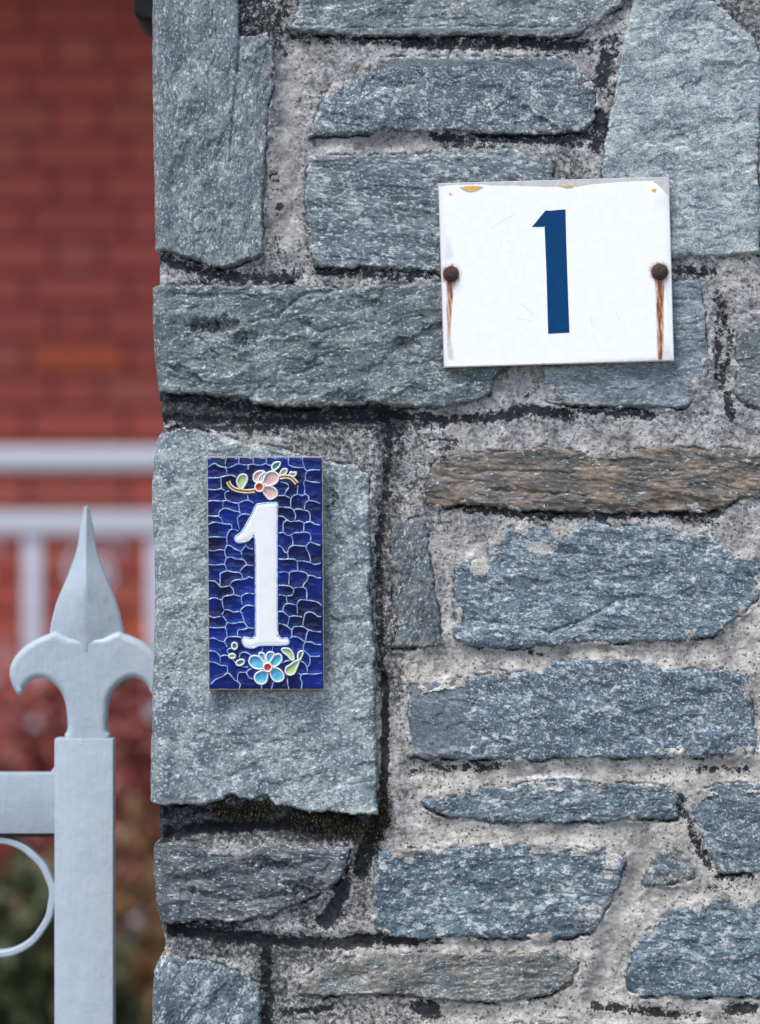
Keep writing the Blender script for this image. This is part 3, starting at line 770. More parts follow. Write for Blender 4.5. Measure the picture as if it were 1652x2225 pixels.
def make_stone(st):
    poly = st['poly']
    e = st.get('ext', False)
    fine, mg = (9.0, 22) if e else (2.1, 12)
    lo, hi = poly.min(0) - mg, poly.max(0) + mg
    ss = axis(lo[0], hi[0], 322, 1700, fine, 11)
    vs = axis(lo[1], hi[1], -30, 2250, fine, 11)
    S, V = np.meshgrid(ss, vs)
    sd = stone_sd(st, S, V)
    o, an = st['off'], R(st['ang'])
    tq = np.clip((XL + RC - S) / RC, 0, math.pi / 2)
    SE = S - np.where(S < XL + RC, 20 * tq, 0)             # true run of the surface round the proud corner
    gu, gv = SE * math.cos(an) - V * math.sin(an), SE * math.sin(an) + V * math.cos(an)
    stx = st['st']
    gs = 0.45 + 0.55 * stx
    st['gsc'] = st.get('gsc', 0.68 + 0.75 * ((o * 0.618) % 1))
    rel = st.get('rel', 1.0)
    r = 3.4 * fbm(gu / 210 + o, gv / 130, 3)
    r += 1.7 * rel * fbm(gu / (62 * stx) + o, gv / 44, 3)
    t = fbm(gu / (60 * stx) + o + 5, gv / 38, 3, .42) * 1.9 * rel
    fr = t - np.floor(t)
    r += 1.9 * (np.floor(t) + sstep(fr, .44, .60))          # chipped terraces along the layers
    r += 0.6 * rel * fbm(gu / (8 * (.5 + .5 * stx)) + o, gv / 8, 3, .6)
    if not e:
        q = np.random.default_rng(int(o * 10))
        n = int(np.clip((hi[0] - max(lo[0], 300)) * (hi[1] - lo[1]) / (95 * 75), 4, 70))
        cx, cy = q.uniform(max(lo[0], 300), hi[0], n), q.uniform(lo[1], hi[1], n)
        wx = S + 16 * fbm(S / 40 + o, V / 40, 3)
        wy = V + 12 * fbm(S / 40, V / 40 + o, 3)
        best, sec = np.full(S.shape, 1e9), np.full(S.shape, 1e9)
        hb, hs_ = np.zeros(S.shape), np.zeros(S.shape)
        for i in range(n):
            du = (wx - cx[i]) * math.cos(an) - (wy - cy[i]) * math.sin(an)
            dv = (wx - cx[i]) * math.sin(an) + (wy - cy[i]) * math.cos(an)
            d = np.sqrt((du / stx) ** 2 + dv ** 2)
            pl = q.normal(0, 1.3) + du * q.normal(0, .014) + dv * q.normal(0, .035)
            m1, m2 = d < best, (d >= best) & (d < sec)
            sec = np.where(m1, best, np.where(m2, d, sec))
            hs_ = np.where(m1, hb, np.where(m2, pl, hs_))
            hb = np.where(m1, pl, hb)
            best = np.where(m1, d, best)
        k = sstep(sec - best, 0, 5)
        r += st.get('fac', .8) * (hb * (.5 + .5 * k) + hs_ * (.5 - .5 * k))
    hin = st['h'] * (.75 if st.get('corner') else .6) + r
    if not e:
        under = sstep(S, 925, 960) * (1 - sstep(S, 1460, 1490)) * sstep(V, 370, 392) * (1 - sstep(V, 800, 822))
        under = np.maximum(under, sstep(S, 436, 450) * (1 - sstep(S, 705, 722)) * sstep(V, 975, 988) * (1 - sstep(V, 1502, 1520)))
        hin = np.where(under > 0, hin + under * (np.minimum(hin, 15.5) - hin), hin)
    for dn in st.get('dents', []):
        q = np.sqrt(((S - dn[0]) / dn[2]) ** 2 + ((V - dn[1]) / dn[3]) ** 2) + 0.45 * fbm(S / 18 + o, V / 18, 3)
        hin = hin - dn[4] * (1 - sstep(q, .35, 1.1))
    for pts, dep, w in st.get('cracks', []):
        d = dline(S + 4 * fbm(S / 16, V / 16 + o, 2), V + 4 * fbm(S / 16 + o, V / 16, 2), pts)
        hin = hin - dep * (1 - sstep(d, w * .4, w * 1.5)) * (0.55 + 0.6 * sstep(fbm(S / 30, V / 30 + o, 2), -.3, .3))
    for pts, dep, fade in st.get('steps', []):
        P = np.array(pts)
        xs = np.interp(V, P[:, 1], P[:, 0]) + 2 * fbm(V / 14, V * 0 + o, 2)
        k = (1 - sstep(V, P[-1, 1] - fade, P[-1, 1] + fade))
        hin = hin - k * dep * sstep(S - xs, -1.0, 2.0) - 4 * k * (1 - sstep(np.abs(S - xs - 1.5), .6, 3.0)) * sstep(V, 60, 100)
    w = 4.5 + 4.5 * sstep(fbm(S / 45 + o, V / 45, 2), -.4, .4)
    q = np.clip(sd / w, 0, 1)
    hem = 1.5
    h = np.where(sd > 0, hem + (hin - hem) * np.sqrt(1 - (1 - q) ** 2), hem + sd * 4.0)
    h = np.maximum(h, -34)
    if lo[0] < XL:
        edge = np.interp(V, EDGE[:, 0], EDGE[:, 1])
        kc = 1 - sstep(S, XL - 8, XL + 34)
        he = np.where(e, st['h'] + r, XL - edge + 1.2 * fbm(S / 26 + o, V / 22, 3) + 0.5 * r * sstep(XL - S, 20, 120))
        hside = np.where(sd > 0, hem + (he - hem) * np.sqrt(1 - (1 - q) ** 2), hem + sd * 4.0)
        h = h * (1 - kc) + kc * np.maximum(hside, -34)
    attrs = {}
    z = np.zeros(S.shape)
    if e:
        attrs['crust_shade'] = 0.3 * (1 - sstep(sd, 0, 14))
    else:
        attrs['crust_shade'] = np.clip(field(S, V, CRUST) * (1 - sstep(sd, 2, 13)) * 0.95 + 0.30 * (1 - sstep(sd, -2, 5)), 0, 1)
    for dn in st.get('dents', []):
        if dn[4] > 8:  # deeper dents blackened: painted recess shade along with real staining
            qd = np.sqrt(((S - dn[0]) / dn[2]) ** 2 + ((V - dn[1]) / dn[3]) ** 2) + 0.5 * fbm(S / 14 + o, V / 14, 3)
            attrs['crust_shade'] = np.maximum(attrs['crust_shade'], 0.62 * (1 - sstep(qd, .2, .9)))
    pale = z.copy()
    for (cx, cy, rx, ry) in st.get('pales', []):
        qd = np.sqrt(((S - cx) / rx) ** 2 + ((V - cy) / ry) ** 2) + 0.35 * fbm(S / 9 + o, V / 9, 2)
        pale = np.maximum(pale, 0.95 * (1 - sstep(qd, .75, 1.1)))
    attrs['pale'] = pale
    band = z.copy()
    for pts, bw in st.get('bands', []):
        band = np.maximum(band, 1 - sstep(dline(S, V + 2 * fbm(S / 30, V / 30, 2), pts), bw * .8, bw * 1.3))
    attrs['warm'] = np.full(S.shape, st.get('warm', 0.06))
    for (cx, cy, rx, ry) in st.get('greys', []):
        qd = np.maximum(np.abs((S - cx) / rx), np.abs((V - cy) / ry)) + 0.34 * fbm(S / 26, V / 26, 4)
        band = np.maximum(band, 0.75 * (1 - sstep(qd, .9, 1.15)))
        attrs['warm'] = np.maximum(attrs['warm'], 0.32 * (1 - sstep(qd, .9, 1.15)))
    attrs['band'] = band
    attrs['mica'] = np.full(S.shape, st.get('mica', .3))
    g = np.stack([gu * U / gs + o * .37, gv * U, h * U * .6], -1) * st['gsc']
    cmax = np.maximum(np.maximum(sd[:-1, :-1], sd[1:, 1:]), np.maximum(sd[1:, :-1], sd[:-1, 1:]))
    o_ = obj('stone', grid_mesh('stone', wrap(S, V, h), cmax > -(16 if e else 8), attrs, dict(gco=g)), M['stone'], wall)
    c = st['c']
    lum = (c[0] + c[1] + c[2]) / 3
    c = [lum * .06 + q * .94 for q in c]
    dk = 1.03 if st.get('mica', .3) >= 1 else .78
    o_.color = (c[0] * dk * .96, c[1] * dk * 1.01, c[2] * dk * 1.06, st['f'])
    if st.get('label'):
        o_['label'] = st['label']
for st in STONES:
    make_stone(st)

# ------------------------------------------------------------------ moss in the joint under the tile stone
def moss():
    V_, F_, T_ = [], [], []
    r = random.Random(5)
    spots = []
    for _ in range(150):
        s = r.gauss(735, 62)
        v = 1762 + (s - 600) * 0.12 + abs(r.gauss(0, 17)) + (8 if s > 790 else 0)
        if 560 < s < 842 and v < 1836:
            spots.append((s, v))
    for _ in range(60):
        spots.append((r.uniform(470, 600), r.uniform(1742, 1775)))
    for _ in range(40):
        spots.append((r.gauss(834, 6), r.uniform(1720, 1800)))
    for (s, v) in spots:
        for _ in range(16):
            a, b = s + r.gauss(0, 6), v + r.gauss(0, 4.5)
            p = Vector(((a - 826) * U, -(1 + r.random() * 3) * U, ZC - (b - 1112.5) * U))
            ln = r.uniform(5, 13) * U
            d = Vector((r.gauss(0, .6), -1.0, r.gauss(0.15, .6))).normalized()
            sd = Vector((r.gauss(0, 1), r.gauss(0, .3), r.gauss(0, 1))).normalized() * r.uniform(.7, 1.4) * U
            k = len(V_)
            V_ += [p - sd, p + sd, p + d * ln * .6 + sd * .8, p + d * ln * .6 - sd * .8, p + d * ln + Vector((0, 0, -ln * .3))]
            F_ += [(k, k + 1, k + 2, k + 3), (k + 3, k + 2, k + 4)]
            T_ += [r.random()] * 5
    me = mesh_pd('moss', V_, F_)
    me.attributes.new('tone', 'FLOAT', 'POINT').data.foreach_set('value', T_)
    o = obj('moss', me, M['moss'], None, False)
    tag(o, 'dark brown-green moss in the mortar joint under the stone with the tile', 'moss', kind='stuff')
moss()

# ------------------------------------------------------------------ white number plate
NAT = 1 / 1.8408
def plate():
    yb = -0.0090                       # front face of the plate
    C = at(2225.8 * NAT, 1088.6 * NAT, yb)
    ca, sa = math.cos(R(1.68)), math.sin(R(1.68))
    k = U * NAT * (DIST + yb) / DIST
    def loc(zx, zy):                   # close-up coordinates -> plate coordinates (metres from centre)
        nx, ny = 1700 + zx / 1.5885 - 2225.8, 680 + zy / 1.5885 - 1088.6
        u, w = nx * ca - ny * sa, nx * sa + ny * ca
        return u * k, -w * k
    root = empty('house_number_plate', C, 'white rectangular metal number plate with a navy 1 and two rusty nails', 'sign')
    root.rotation_euler = (0, R(-1.68), 0)
    def add(name, me, mat, smooth=True, parent=None):
        o = bpy.data.objects.new(name, me)
        me.materials.clear(); me.materials.append(mat)
        if smooth:
            me.polygons.foreach_set('use_smooth', np.ones(len(me.polygons), dtype=bool))
        link(o, parent or root)
        return sharp(o)
    hw, hh = 923 / 2 * k, 738 / 2 * k
    add('backing_plate', shape2d('backing_plate', [[(-hw, -hh), (hw, -hh), (hw, hh), (-hw, hh)]], 0.0, 0.0022, 0.0004, 2), M['metal'])
    # the white face: a thin coat, peeled along the top
    top = np.array([(-462, 14), (-400, 8), (-330, 10), (-290, 9), (-250, 15), (-130, 20), (-60, 25), (20, 29), (90, 31), (160, 21), (250, 17), (330, 14), (395, 16), (425, 40), (446, 66), (462, 88)], float)
    us = np.linspace(-458, 458, 300)
    ws = np.linspace(0, 1, 240)
    tt = np.interp(us, top[:, 0], top[:, 1]) + 1.6 * fbm(us / 16, us * 0 + 2, 3)
    UU = np.repeat(us[None, :], 240, 0)
    WW = tt[None, :] + ws[:, None] ** 1.0 * (733 - tt[None, :])
    X, Z = UU * k, (369 - WW) * k
    Y = np.full(X.shape, -0.00025)
    lift = np.exp(-((UU - 430) / 34) ** 2 - ((WW - 70) / 40) ** 2)           # curled corner
    Y -= 0.0006 * lift
    zx, zy = None, None
    nxx, nyy = UU * ca + WW * 0, WW                                            # grid in plate frame, native pixels
    def Lp(pts):
        return [(a / k, 369 - b / k) for a, b in (loc(*p) for p in pts)]
    rust = np.zeros(X.shape); grime = np.zeros(X.shape)
    def streak(pts, w0, w1, a0, a1, tgt, jit=1.2):
        P = np.array(Lp(pts))
        d = dline(UU + jit * fbm(UU / 14, WW / 40, 2), WW, P)
        f = np.clip((WW - P[0, 1]) / (P[-1, 1] - P[0, 1]), 0, 1)
        w = w0 + (w1 - w0) * f
        return np.maximum(tgt, (a0 + (a1 - a0) * f) * (1 - sstep(d, w * .25, w * 1.35)))
    nails = [(166, 661, 50), (1491, 647, 53)]
    rust = streak([(160, 690), (160, 760), (155, 880), (151, 1000), (152, 1110)], 17, 8, 1.0, .25, rust)
    rust = streak([(1491, 690), (1492, 800), (1495, 1000), (1495, 1192)], 19, 13, 1.0, .8, rust)
    rust = streak([(1512, 740), (1508, 900), (1503, 1000)], 6, 4, 1.0, .7, rust)
    grime = streak([(152, 980), (153, 1100), (166, 1190)], 12, 14, .35, .55, grime)
    grime = streak([(1530, 690), (1550, 850), (1555, 1000)], 16, 6, .22, .1, grime)
    grime = streak([(1525, 1080), (1545, 1180)], 20, 34, .1, .45, grime)
    grime = streak([(140, 440), (150, 540)], 16, 24, .22, .35, grime)
    for (cx, cy, rr) in nails:
        P = Lp([(cx, cy)])[0]
        q = np.hypot(UU - P[0], WW - P[1]) + 3 * fbm(UU / 12, WW / 12, 2)
        rust = np.maximum(rust, .42 * (1 - sstep(q + 5 * fbm(UU / 9, WW / 9 + 4, 2), 30, 56)))
        P2 = Lp([(cx, cy + 62)])[0]
        q = np.hypot((UU - P2[0]) / 1.0, (WW - P2[1]) / 1.2)
        grime = np.maximum(grime, .75 * (1 - sstep(q, 10, 24)))  # darker spot just below each nail head
    grime = np.maximum(grime, .55 * sstep(WW, 716, 731) * sstep(UU, -150, 460))
    grime = np.maximum(grime, .18 * sstep(np.abs(UU), 430, 458))
    for pts in ([(420, 372), (490, 325), (570, 280)], [(613, 852), (650, 885), (694, 920)], [(596, 949), (630, 946), (668, 960)], [(1050, 930), (1063, 992)], [(1215, 905), (1234, 942)], [(1072, 1046), (1082, 1064)]):
        grime = np.maximum(grime, .34 * (1 - sstep(dline(UU, WW, Lp(pts)), .8, 3.0)))
    sp = sstep(fbm(UU / 5, WW / 9, 2), .35, .6) * np.exp(-(((UU + 180) / 70) ** 2 + ((WW - 250) / 80) ** 2))
    grime = np.maximum(grime, .3 * sp)
    rust = np.clip(rust * (0.82 + 0.6 * fbm(UU / 7, WW / 70, 3)), 0, 1)
    co = np.stack([X, Y, Z], -1)
    face = add('face', grid_mesh('face', co, np.ones((239, 299), bool), dict(rust=rust, grime=grime)), M['enamel'])
    num = [(768, 257), (800, 259), (842, 254), (893, 250), (897, 430), (908, 760), (918, 1033), (783, 1040), (772, 650), (760, 352), (756, 361), (680, 362), (762, 262)]
    add('numeral', shape2d('numeral', [[loc(*p) for p in num]], -0.00042, 0.00016), M['navy'], False)
    for pts in ([(222, 108), (260, 103), (300, 100), (370, 106), (340, 124), (310, 134), (290, 138), (265, 134), (240, 122)], [(865, 103), (905, 98), (940, 97), (940, 111), (900, 113)], [(1437, 122), (1470, 120), (1505, 138), (1520, 162), (1480, 152), (1445, 138)], [(152, 152), (163, 142), (174, 158)], [(744, 1226), (763, 1225), (760, 1232), (748, 1232)]):
        add('bare_patch', shape2d('bare_patch', [[loc(*p) for p in pts]], -0.0006, 0.0005), M['tan'], False)
    for (cx, cy, rr) in nails:
        u, w = loc(cx, cy)
        r0 = rr / 1.5885 * k
        vs, fs = [], []
        n = 22
        prof = [(1.0, 0.0), (1.02, .14), (.95, .32), (.78, .52), (.52, .67), (.25, .74)]
        for j, (a, b) in enumerate(prof):
            for i in range(n):
                t = 2 * math.pi * i / n
                f = 1 + random.uniform(-.035, .035)
                vs.append((u + a * r0 * f * math.cos(t), -0.0003 - b * r0 * f, w + a * r0 * f * math.sin(t)))
        vs.append((u, -0.0003 - .76 * r0, w))
        for j in range(len(prof) - 1):
            for i in range(n):
                k2 = (i + 1) % n
                fs.append((j * n + i, j * n + k2, (j + 1) * n + k2, (j + 1) * n + i))
        for i in range(n):
            fs.append(((len(prof) - 1) * n + i, (len(prof) - 1) * n + (i + 1) % n, len(prof) * n))
        o = add('nail', mesh_pd('nail', vs, fs), M['rust'])
    return root
plate()

# ------------------------------------------------------------------ glazed number tile
def tile():
    yf = -0.0165                      # glazed face
    z0 = 560 / 1652.0
    def tp(x, y, dy=0.0):             # close-up coordinates -> world
        return at((780 + x * z0) * NAT, (1780 + y * z0) * NAT, yf) + Vector((0, dy - lean(y), 0))
    lean = lambda y: (2892 - y) * z0 * NAT * U * 0.036 - 0.002
    low = lambda pts: [(x, y + 1357) for x, y in pts]
    root = empty('house_number_tile', tp(830, 2890) + Vector((0, 0.008, 0)), 'small upright cobalt blue glazed tile with a white 1 and relief flowers', 'tile')
    corners = [(140, 136), (1511, 136), (1526, 2892), (160, 2895)]
    o = obj('tile_body', shape2d('tile_body', [[(tp(x, y).x, tp(x, y).z) for x, y in corners]], yf + 0.0007, 0.0100, 0.0008, 3), M['clay'], root)
    zb_ = tp(0, 2892).z
    for v in o.data.vertices:
        v.co.y -= (v.co.z - zb_) * 0.036 - 0.002
    sharp(o)
    LINES = [
     [(160,265),(235,220),(290,250),(365,268),(420,265),(470,245),(520,225),(570,235),(640,238),(690,228),(740,240),(800,238),(845,220),(860,235),(905,245)],
     [(385,145),(365,200),(368,268),(380,310),(380,365)],[(525,145),(522,225)],[(697,145),(690,228)],[(850,145),(845,220)],[(1108,145),(1105,235)],[(632,238),(633,296)],
     [(1280,145),(1275,200),(1300,280),(1325,310)],[(1105,235),(1180,265),(1290,268)],[(1325,310),(1390,295),(1480,297)],[(1325,310),(1310,360),(1310,410),(1370,435),(1480,447)],
     [(1310,410),(1285,450),(1300,500),(1295,580)],[(1295,580),(1335,600),(1345,650),(1305,690),(1295,765)],[(1295,580),(1270,600),(1210,585),(1140,625),(1135,740)],[(1210,585),(1218,470)],
     [(1345,655),(1380,660),(1430,670),(1480,695)],[(380,365),(330,378),(270,388),(160,390)],[(380,365),(440,358),(495,385)],[(312,385),(318,510),(360,535)],[(155,525),(250,530),(318,515)],
     [(410,545),(365,560),(360,620),(380,655)],[(155,670),(230,658),(330,665),(380,655),(450,680),(520,685),(580,660),(640,655),(700,690)],[(620,585),(635,655)],[(335,670),(335,745)],
     [(520,685),(530,790),(545,825)],[(155,835),(275,840),(290,790),(345,750),(400,755),(470,780),(530,790)],[(545,825),(590,815),(655,825)],[(545,825),(510,860),(510,920),(530,1000)],[(275,840),(310,865),(335,915)],
     [(155,940),(230,912),(300,922),(380,935),(430,940),(440,990)],[(155,1090),(240,1085),(370,1090)],[(515,1015),(440,995),(400,1030),(380,1090),(385,1180)],[(385,1180),(355,1240),(360,1290),(375,1330)],
     [(385,1180),(430,1195),(480,1230),(550,1255)],[(550,1255),(600,1195),(640,1220),(690,1228)],[(600,1195),(605,1165)],[(155,1245),(230,1250),(300,1235),(350,1245)],[(550,1255),(560,1345)],
     [(375,1330),(430,1325),(490,1345),(560,1350),(590,1370),(615,1415)],[(375,1330),(350,1410)],[(160,1410),(250,1418),(350,1412),(380,1480),(390,1490)],[(615,1415),(690,1425)],[(615,1415),(570,1445),(530,1500)],
     [(985,600),(1060,598),(1120,625)],[(1060,598),(1080,545),(1110,500),(1090,460),(1010,435)],[(980,730),(1050,735),(1135,745),(1165,770),(1190,830),(1180,895)],
     [(1165,770),(1220,755),(1290,770),(1340,785),(1360,830),(1360,905)],[(980,840),(1040,845),(1090,885),(1130,905),(1180,900),(1250,900),(1290,925)],[(1290,925),(1360,905),(1420,935),(1480,945)],
     [(1090,885),(1045,930),(1045,1030)],[(980,1040),(1045,1035),(1090,1065),(1135,1065),(1180,1040),(1250,1035),(1285,1030),(1350,1040),(1370,1090),(1365,1145)],[(1290,925),(1285,1030)],
     [(1365,1145),(1430,1170),(1480,1185)],[(1135,1065),(1155,1120),(1160,1185)],[(985,1185),(1030,1210),(1060,1260),(1095,1280),(1105,1340)],[(1095,1280),(1110,1220),(1160,1185),(1230,1190),(1310,1195)],
     [(1365,1145),(1325,1180),(1315,1220),(1350,1290),(1370,1385)],[(985,1345),(1050,1350),(1105,1345),(1180,1350),(1210,1370),(1280,1370),(1370,1390),(1420,1410),(1490,1390)],[(1210,1370),(1215,1485)],
    ] + [low(l) for l in [
     [(300,300),(300,200),(310,155),(385,130),(460,145),(530,150),(560,190),(560,230)],[(155,245),(230,250),(270,280),(310,320),(360,315),(410,300),(440,255),(490,235),(560,230),(610,220),(640,200),(690,218)],
     [(410,300),(450,345),(455,405),(400,420),(340,435),(325,475),(330,540),(345,590),(320,650)],[(165,465),(230,445),(290,465),(325,475)],[(455,405),(540,430)],[(700,400),(620,395),(560,420),(550,470),(560,530)],
     [(700,545),(620,535),(570,560),(535,605)],[(345,590),(400,590),(460,615),(535,610),(560,650),(580,720),(600,760),(625,800)],[(165,660),(230,680),(320,665),(355,695),(380,740),(360,795),(375,840),(380,905)],
     [(380,740),(450,750),(510,740),(570,735),(600,760)],[(165,795),(250,800),(360,795)],[(625,800),(700,808)],[(625,800),(580,820),(520,825),(505,860),(510,905)],[(345,970),(380,915),(450,905),(510,908),(550,915)],
     [(165,930),(230,925),(290,955),(345,970),(375,1010),(380,1030)],[(440,1040),(390,1055),(385,1090),(410,1110)],[(165,1075),(230,1078),(270,1105),(295,1140),(300,1220)],
     [(295,1140),(350,1125),(400,1135),(440,1170),(490,1220),(560,1260),(630,1265)],[(165,1205),(230,1210),(310,1245),(380,1255),(385,1335)],[(185,1475),(240,1415),(330,1375),(385,1335),(430,1370),(470,1420),(505,1435)],
     [(520,1530),(535,1470),(505,1435),(505,1370),(525,1330),(605,1325),(640,1295),(670,1285)],[(605,1325),(640,1390),(700,1410)],[(525,1150),(540,1105),(600,1090),(670,1130)],[(785,1460),(785,1530)],[(930,1440),(900,1530)],
     [(1090,1365),(1095,1460),(1110,1528)],[(1255,1355),(1245,1400),(1265,1450),(1255,1530)],[(1500,1335),(1400,1350),(1310,1345),(1255,1355),(1225,1340)],
     [(985,150),(1050,140),(1100,148)],[(1110,290),(1115,190),(1125,145),(1210,130),(1300,148),(1335,185),(1325,240),(1285,290),(1285,320),(1320,360),(1320,470)],[(1335,185),(1390,185),(1440,210),(1490,210)],
     [(985,300),(1050,300),(1120,310),(1160,340),(1165,380),(1140,420),(1085,430),(1090,500)],[(1160,340),(1200,325),(1285,320)],[(985,415),(1030,415),(1085,430)],[(1040,600),(1050,550),(1090,515),(1160,525),(1205,545),(1210,640)],
     [(1205,545),(1215,500),(1250,470),(1320,475),(1400,485),(1450,500),(1500,540)],[(985,610),(1040,610),(1070,635),(1110,670),(1105,730),(1090,785)],[(1110,670),(1180,660),(1270,675)],
     [(1275,775),(1285,700),(1310,630),(1370,615),(1420,640),(1450,665),(1490,670)],[(985,750),(1040,760),(1090,785),(1145,830)],[(1145,830),(1170,790),(1230,785),(1280,790),(1340,825),(1420,845),(1490,850)],
     [(1145,830),(1145,890),(1155,910)],[(1340,825),(1315,900),(1310,960)],[(1130,925),(1155,905),(1220,915),(1300,965),(1370,970),(1420,995),(1490,1000)],[(1300,965),(1280,1050),(1320,1100),(1355,1135),(1355,1230),(1330,1260)],
     [(1355,1135),(1420,1140),(1480,1135)],[(1030,1215),(1090,1190),(1160,1185)],[(1240,1190),(1290,1215),(1320,1260),(1330,1320)],[(800,1010),(797,1085)],[(920,1010),(915,1085)],
    ]]
    NUM = [(722,712),(800,692),(970,682),(974,760),(972,1000),(972,1600),(975,2200),(990,2250),(1030,2288),(1085,2278),(1115,2315),(1100,2350),(1020,2362),(860,2362),(760,2366),(690,2395),(600,2385),(562,2335),(562,2285),(600,2268),(670,2285),(705,2262),(718,2200),(718,1700),(713,1105),(640,1125),(560,1152),(500,1150),(475,1115),(490,1075),(560,1020),(620,920),(690,790)]
    DECO = [
     ('petal','pink',[(700,420),(695,370),(720,330),(770,308),(828,322),(795,370),(772,430),(735,445)],0),
     ('petal','pink',[(755,430),(770,370),(820,328),(842,338),(822,385),(805,432)],1),
     ('petal','pink',[(808,432),(822,370),(870,325),(930,315),(980,345),(990,390),(970,440),(910,475),(850,482)],0),
     ('petal','pink',[(825,492),(900,490),(960,530),(975,590),(930,628),(880,640),(840,600),(808,545)],0),
     ('leaf','lgreen',[(545,520),(510,470),(500,420),(530,365),(580,347),(616,370),(620,420),(590,480),(562,517)],0),
     ('leaf','dgreen',[(930,302),(912,265),(930,222),(975,203),(1010,210),(1000,250),(960,290)],0),
     ('leaf','lgreen',[(1008,350),(1025,305),(1050,285),(1090,290),(1080,330),(1060,354)],0),
     ('leaf','dgreen',[(1122,350),(1135,320),(1155,328),(1196,325),(1190,355),(1160,372)],0),
    ] + [(a, b, low(c), d) for a, b, c, d in [
     ('petal','sky',[(640,1200),(660,1145),(720,1130),(780,1165),(812,1225),(800,1282),(720,1282),(665,1250)],0),
     ('petal','sky',[(755,1110),(790,1095),(822,1120),(835,1205),(800,1192),(770,1150)],0),
     ('petal','sky',[(850,1110),(885,1085),(930,1100),(925,1140),(885,1205),(855,1205),(845,1150)],1),
     ('petal','sky',[(890,1215),(920,1150),(970,1110),(1015,1125),(1026,1180),(990,1230),(940,1258),(905,1245)],0),
     ('petal','sky',[(905,1280),(960,1273),(1020,1310),(1051,1370),(1030,1420),(970,1436),(920,1410),(888,1335)],0),
     ('petal','sky',[(850,1318),(857,1380),(840,1440),(790,1466),(730,1446),(704,1390),(725,1340),(790,1308)],0),
     ('leaf','lgreen',[(1028,1050),(1100,1045),(1150,1090),(1170,1172),(1135,1175),(1090,1125),(1045,1090)],0),
     ('leaf','dgreen',[(1215,1168),(1220,1105),(1250,1075),(1276,1085),(1265,1130),(1240,1178)],0),
     ('leaf','lgreen',[(1228,1190),(1200,1280),(1170,1340),(1110,1357),(1070,1325),(1080,1270),(1130,1235),(1175,1200)],0),
     ('leaf','dgreen',[(468+32*math.cos(t),1015+40*math.sin(t)) for t in np.linspace(0,2*math.pi,8,endpoint=False)],0),
     ('leaf','lgreen',[(440+38*math.cos(t),1135+27*math.sin(t)) for t in np.linspace(0,2*math.pi,8,endpoint=False)],0),
     ('leaf','dgreen',[(535+48*math.cos(t),1210+36*math.sin(t-.3)) for t in np.linspace(0,2*math.pi,8,endpoint=False)],0),
    ]]
    # blue glaze: pools between the lines and climbs up against them
    gx = np.linspace(152, 1500, 300)
    gy = np.linspace(148, 2880, 560)
    GX, GY = np.meshgrid(gx, gy)
    GXs = GX + 16 * (GY - 148) / 2732                     # the tile leans a hair
    D = np.full(GX.shape, 300.0)
    SINK = np.zeros(GX.shape)
    for ln in LINES:
        P = np.array(ln)
        i0, i1 = np.searchsorted(gx, [P[:, 0].min() - 110, P[:, 0].max() + 80])
        j0, j1 = np.searchsorted(gy, [P[:, 1].min() - 90, P[:, 1].max() + 90])
        if i1 > i0 and j1 > j0:
            D[j0:j1, i0:i1] = np.minimum(D[j0:j1, i0:i1], dline(GXs[j0:j1, i0:i1], GY[j0:j1, i0:i1], catmull(ln, 3)))
    dn = -sdpoly(GXs, GY, catmull(NUM, 3, True))
    D = np.minimum(D, np.maximum(dn, 0))
    for _, _, pts, _ in DECO:
        P = np.array(pts)
        i0, i1 = np.searchsorted(gx, [P[:, 0].min() - 110, P[:, 0].max() + 80])
        j0, j1 = np.searchsorted(gy, [P[:, 1].min() - 90, P[:, 1].max() + 90])
        sdd = sdpoly(GXs[j0:j1, i0:i1], GY[j0:j1, i0:i1], P)
        D[j0:j1, i0:i1] = np.minimum(D[j0:j1, i0:i1], np.maximum(-sdd, 0))
        SINK[j0:j1, i0:i1] = np.maximum(SINK[j0:j1, i0:i1], sstep(sdd, 0, 8))
    hh = 0.00075 * np.exp(-D / 17) + 0.00022 * fbm(GX / 120, GY / 90, 2)
    hh -= 0.0006 * SINK
    ed = np.minimum(np.minimum(GX - 152, 1500 - GX), np.minimum(GY - 148, 2880 - GY))
    hh -= 0.0009 * np.exp(-ed / 7)
    k = (DIST + yf) / DIST
    co = np.stack([((780 + GXs * z0) * NAT - 826) * U * k, yf - hh - lean(GY), ZC - ((1780 + GY * z0) * NAT - 1112.5) * U * k], -1)
    obj('blue_glaze', grid_mesh('blue_glaze', co, np.ones((559, 299), bool)), M['blue'], root)
    def path(pts, n=5, dy=0.0, closed=False):
        c = catmull(pts, n, closed)
        if closed:
            c = np.vstack([c, c[:1]])
        return np.array([tp(x, y, dy) for x, y in c])
    parts_ = []
    nb = 0
    VV, FF = [], []
    for i, l in enumerate(LINES):
        P = path(l, 5, -0.0006)
        rr = 0.00042 * (1 + 0.55 * fbm(np.arange(len(P)) / 4.0 + 7.7 * i, np.zeros(len(P)) + i, 2))
        rr[0] *= .7; rr[-1] *= .5
        a_, b_ = tube_np([P], rr, 6, squash=.8)
        VV.append(a_); FF.append(b_ + nb); nb += len(a_)
    V_, F_ = np.concatenate(VV), np.concatenate(FF)
    obj('relief_lines', mesh_np('relief_lines', V_, F_), M['line'], root)
    # numeral: raised white body inside a blue-white rim
    nx = np.arange(455, 1135, 4.0)
    ny = np.arange(665, 2415, 4.0)
    NX, NY = np.meshgrid(nx, ny)
    cn = catmull(NUM, 4, True)
    s = sdpoly(NX, NY, cn)
    h = 0.0004 + 0.0011 * np.sqrt(np.clip(1 - (1 - np.clip(s / 26, 0, 1)) ** 2, 0, 1)) - 0.00016 * np.exp(-((s - 24) / 9) ** 2)
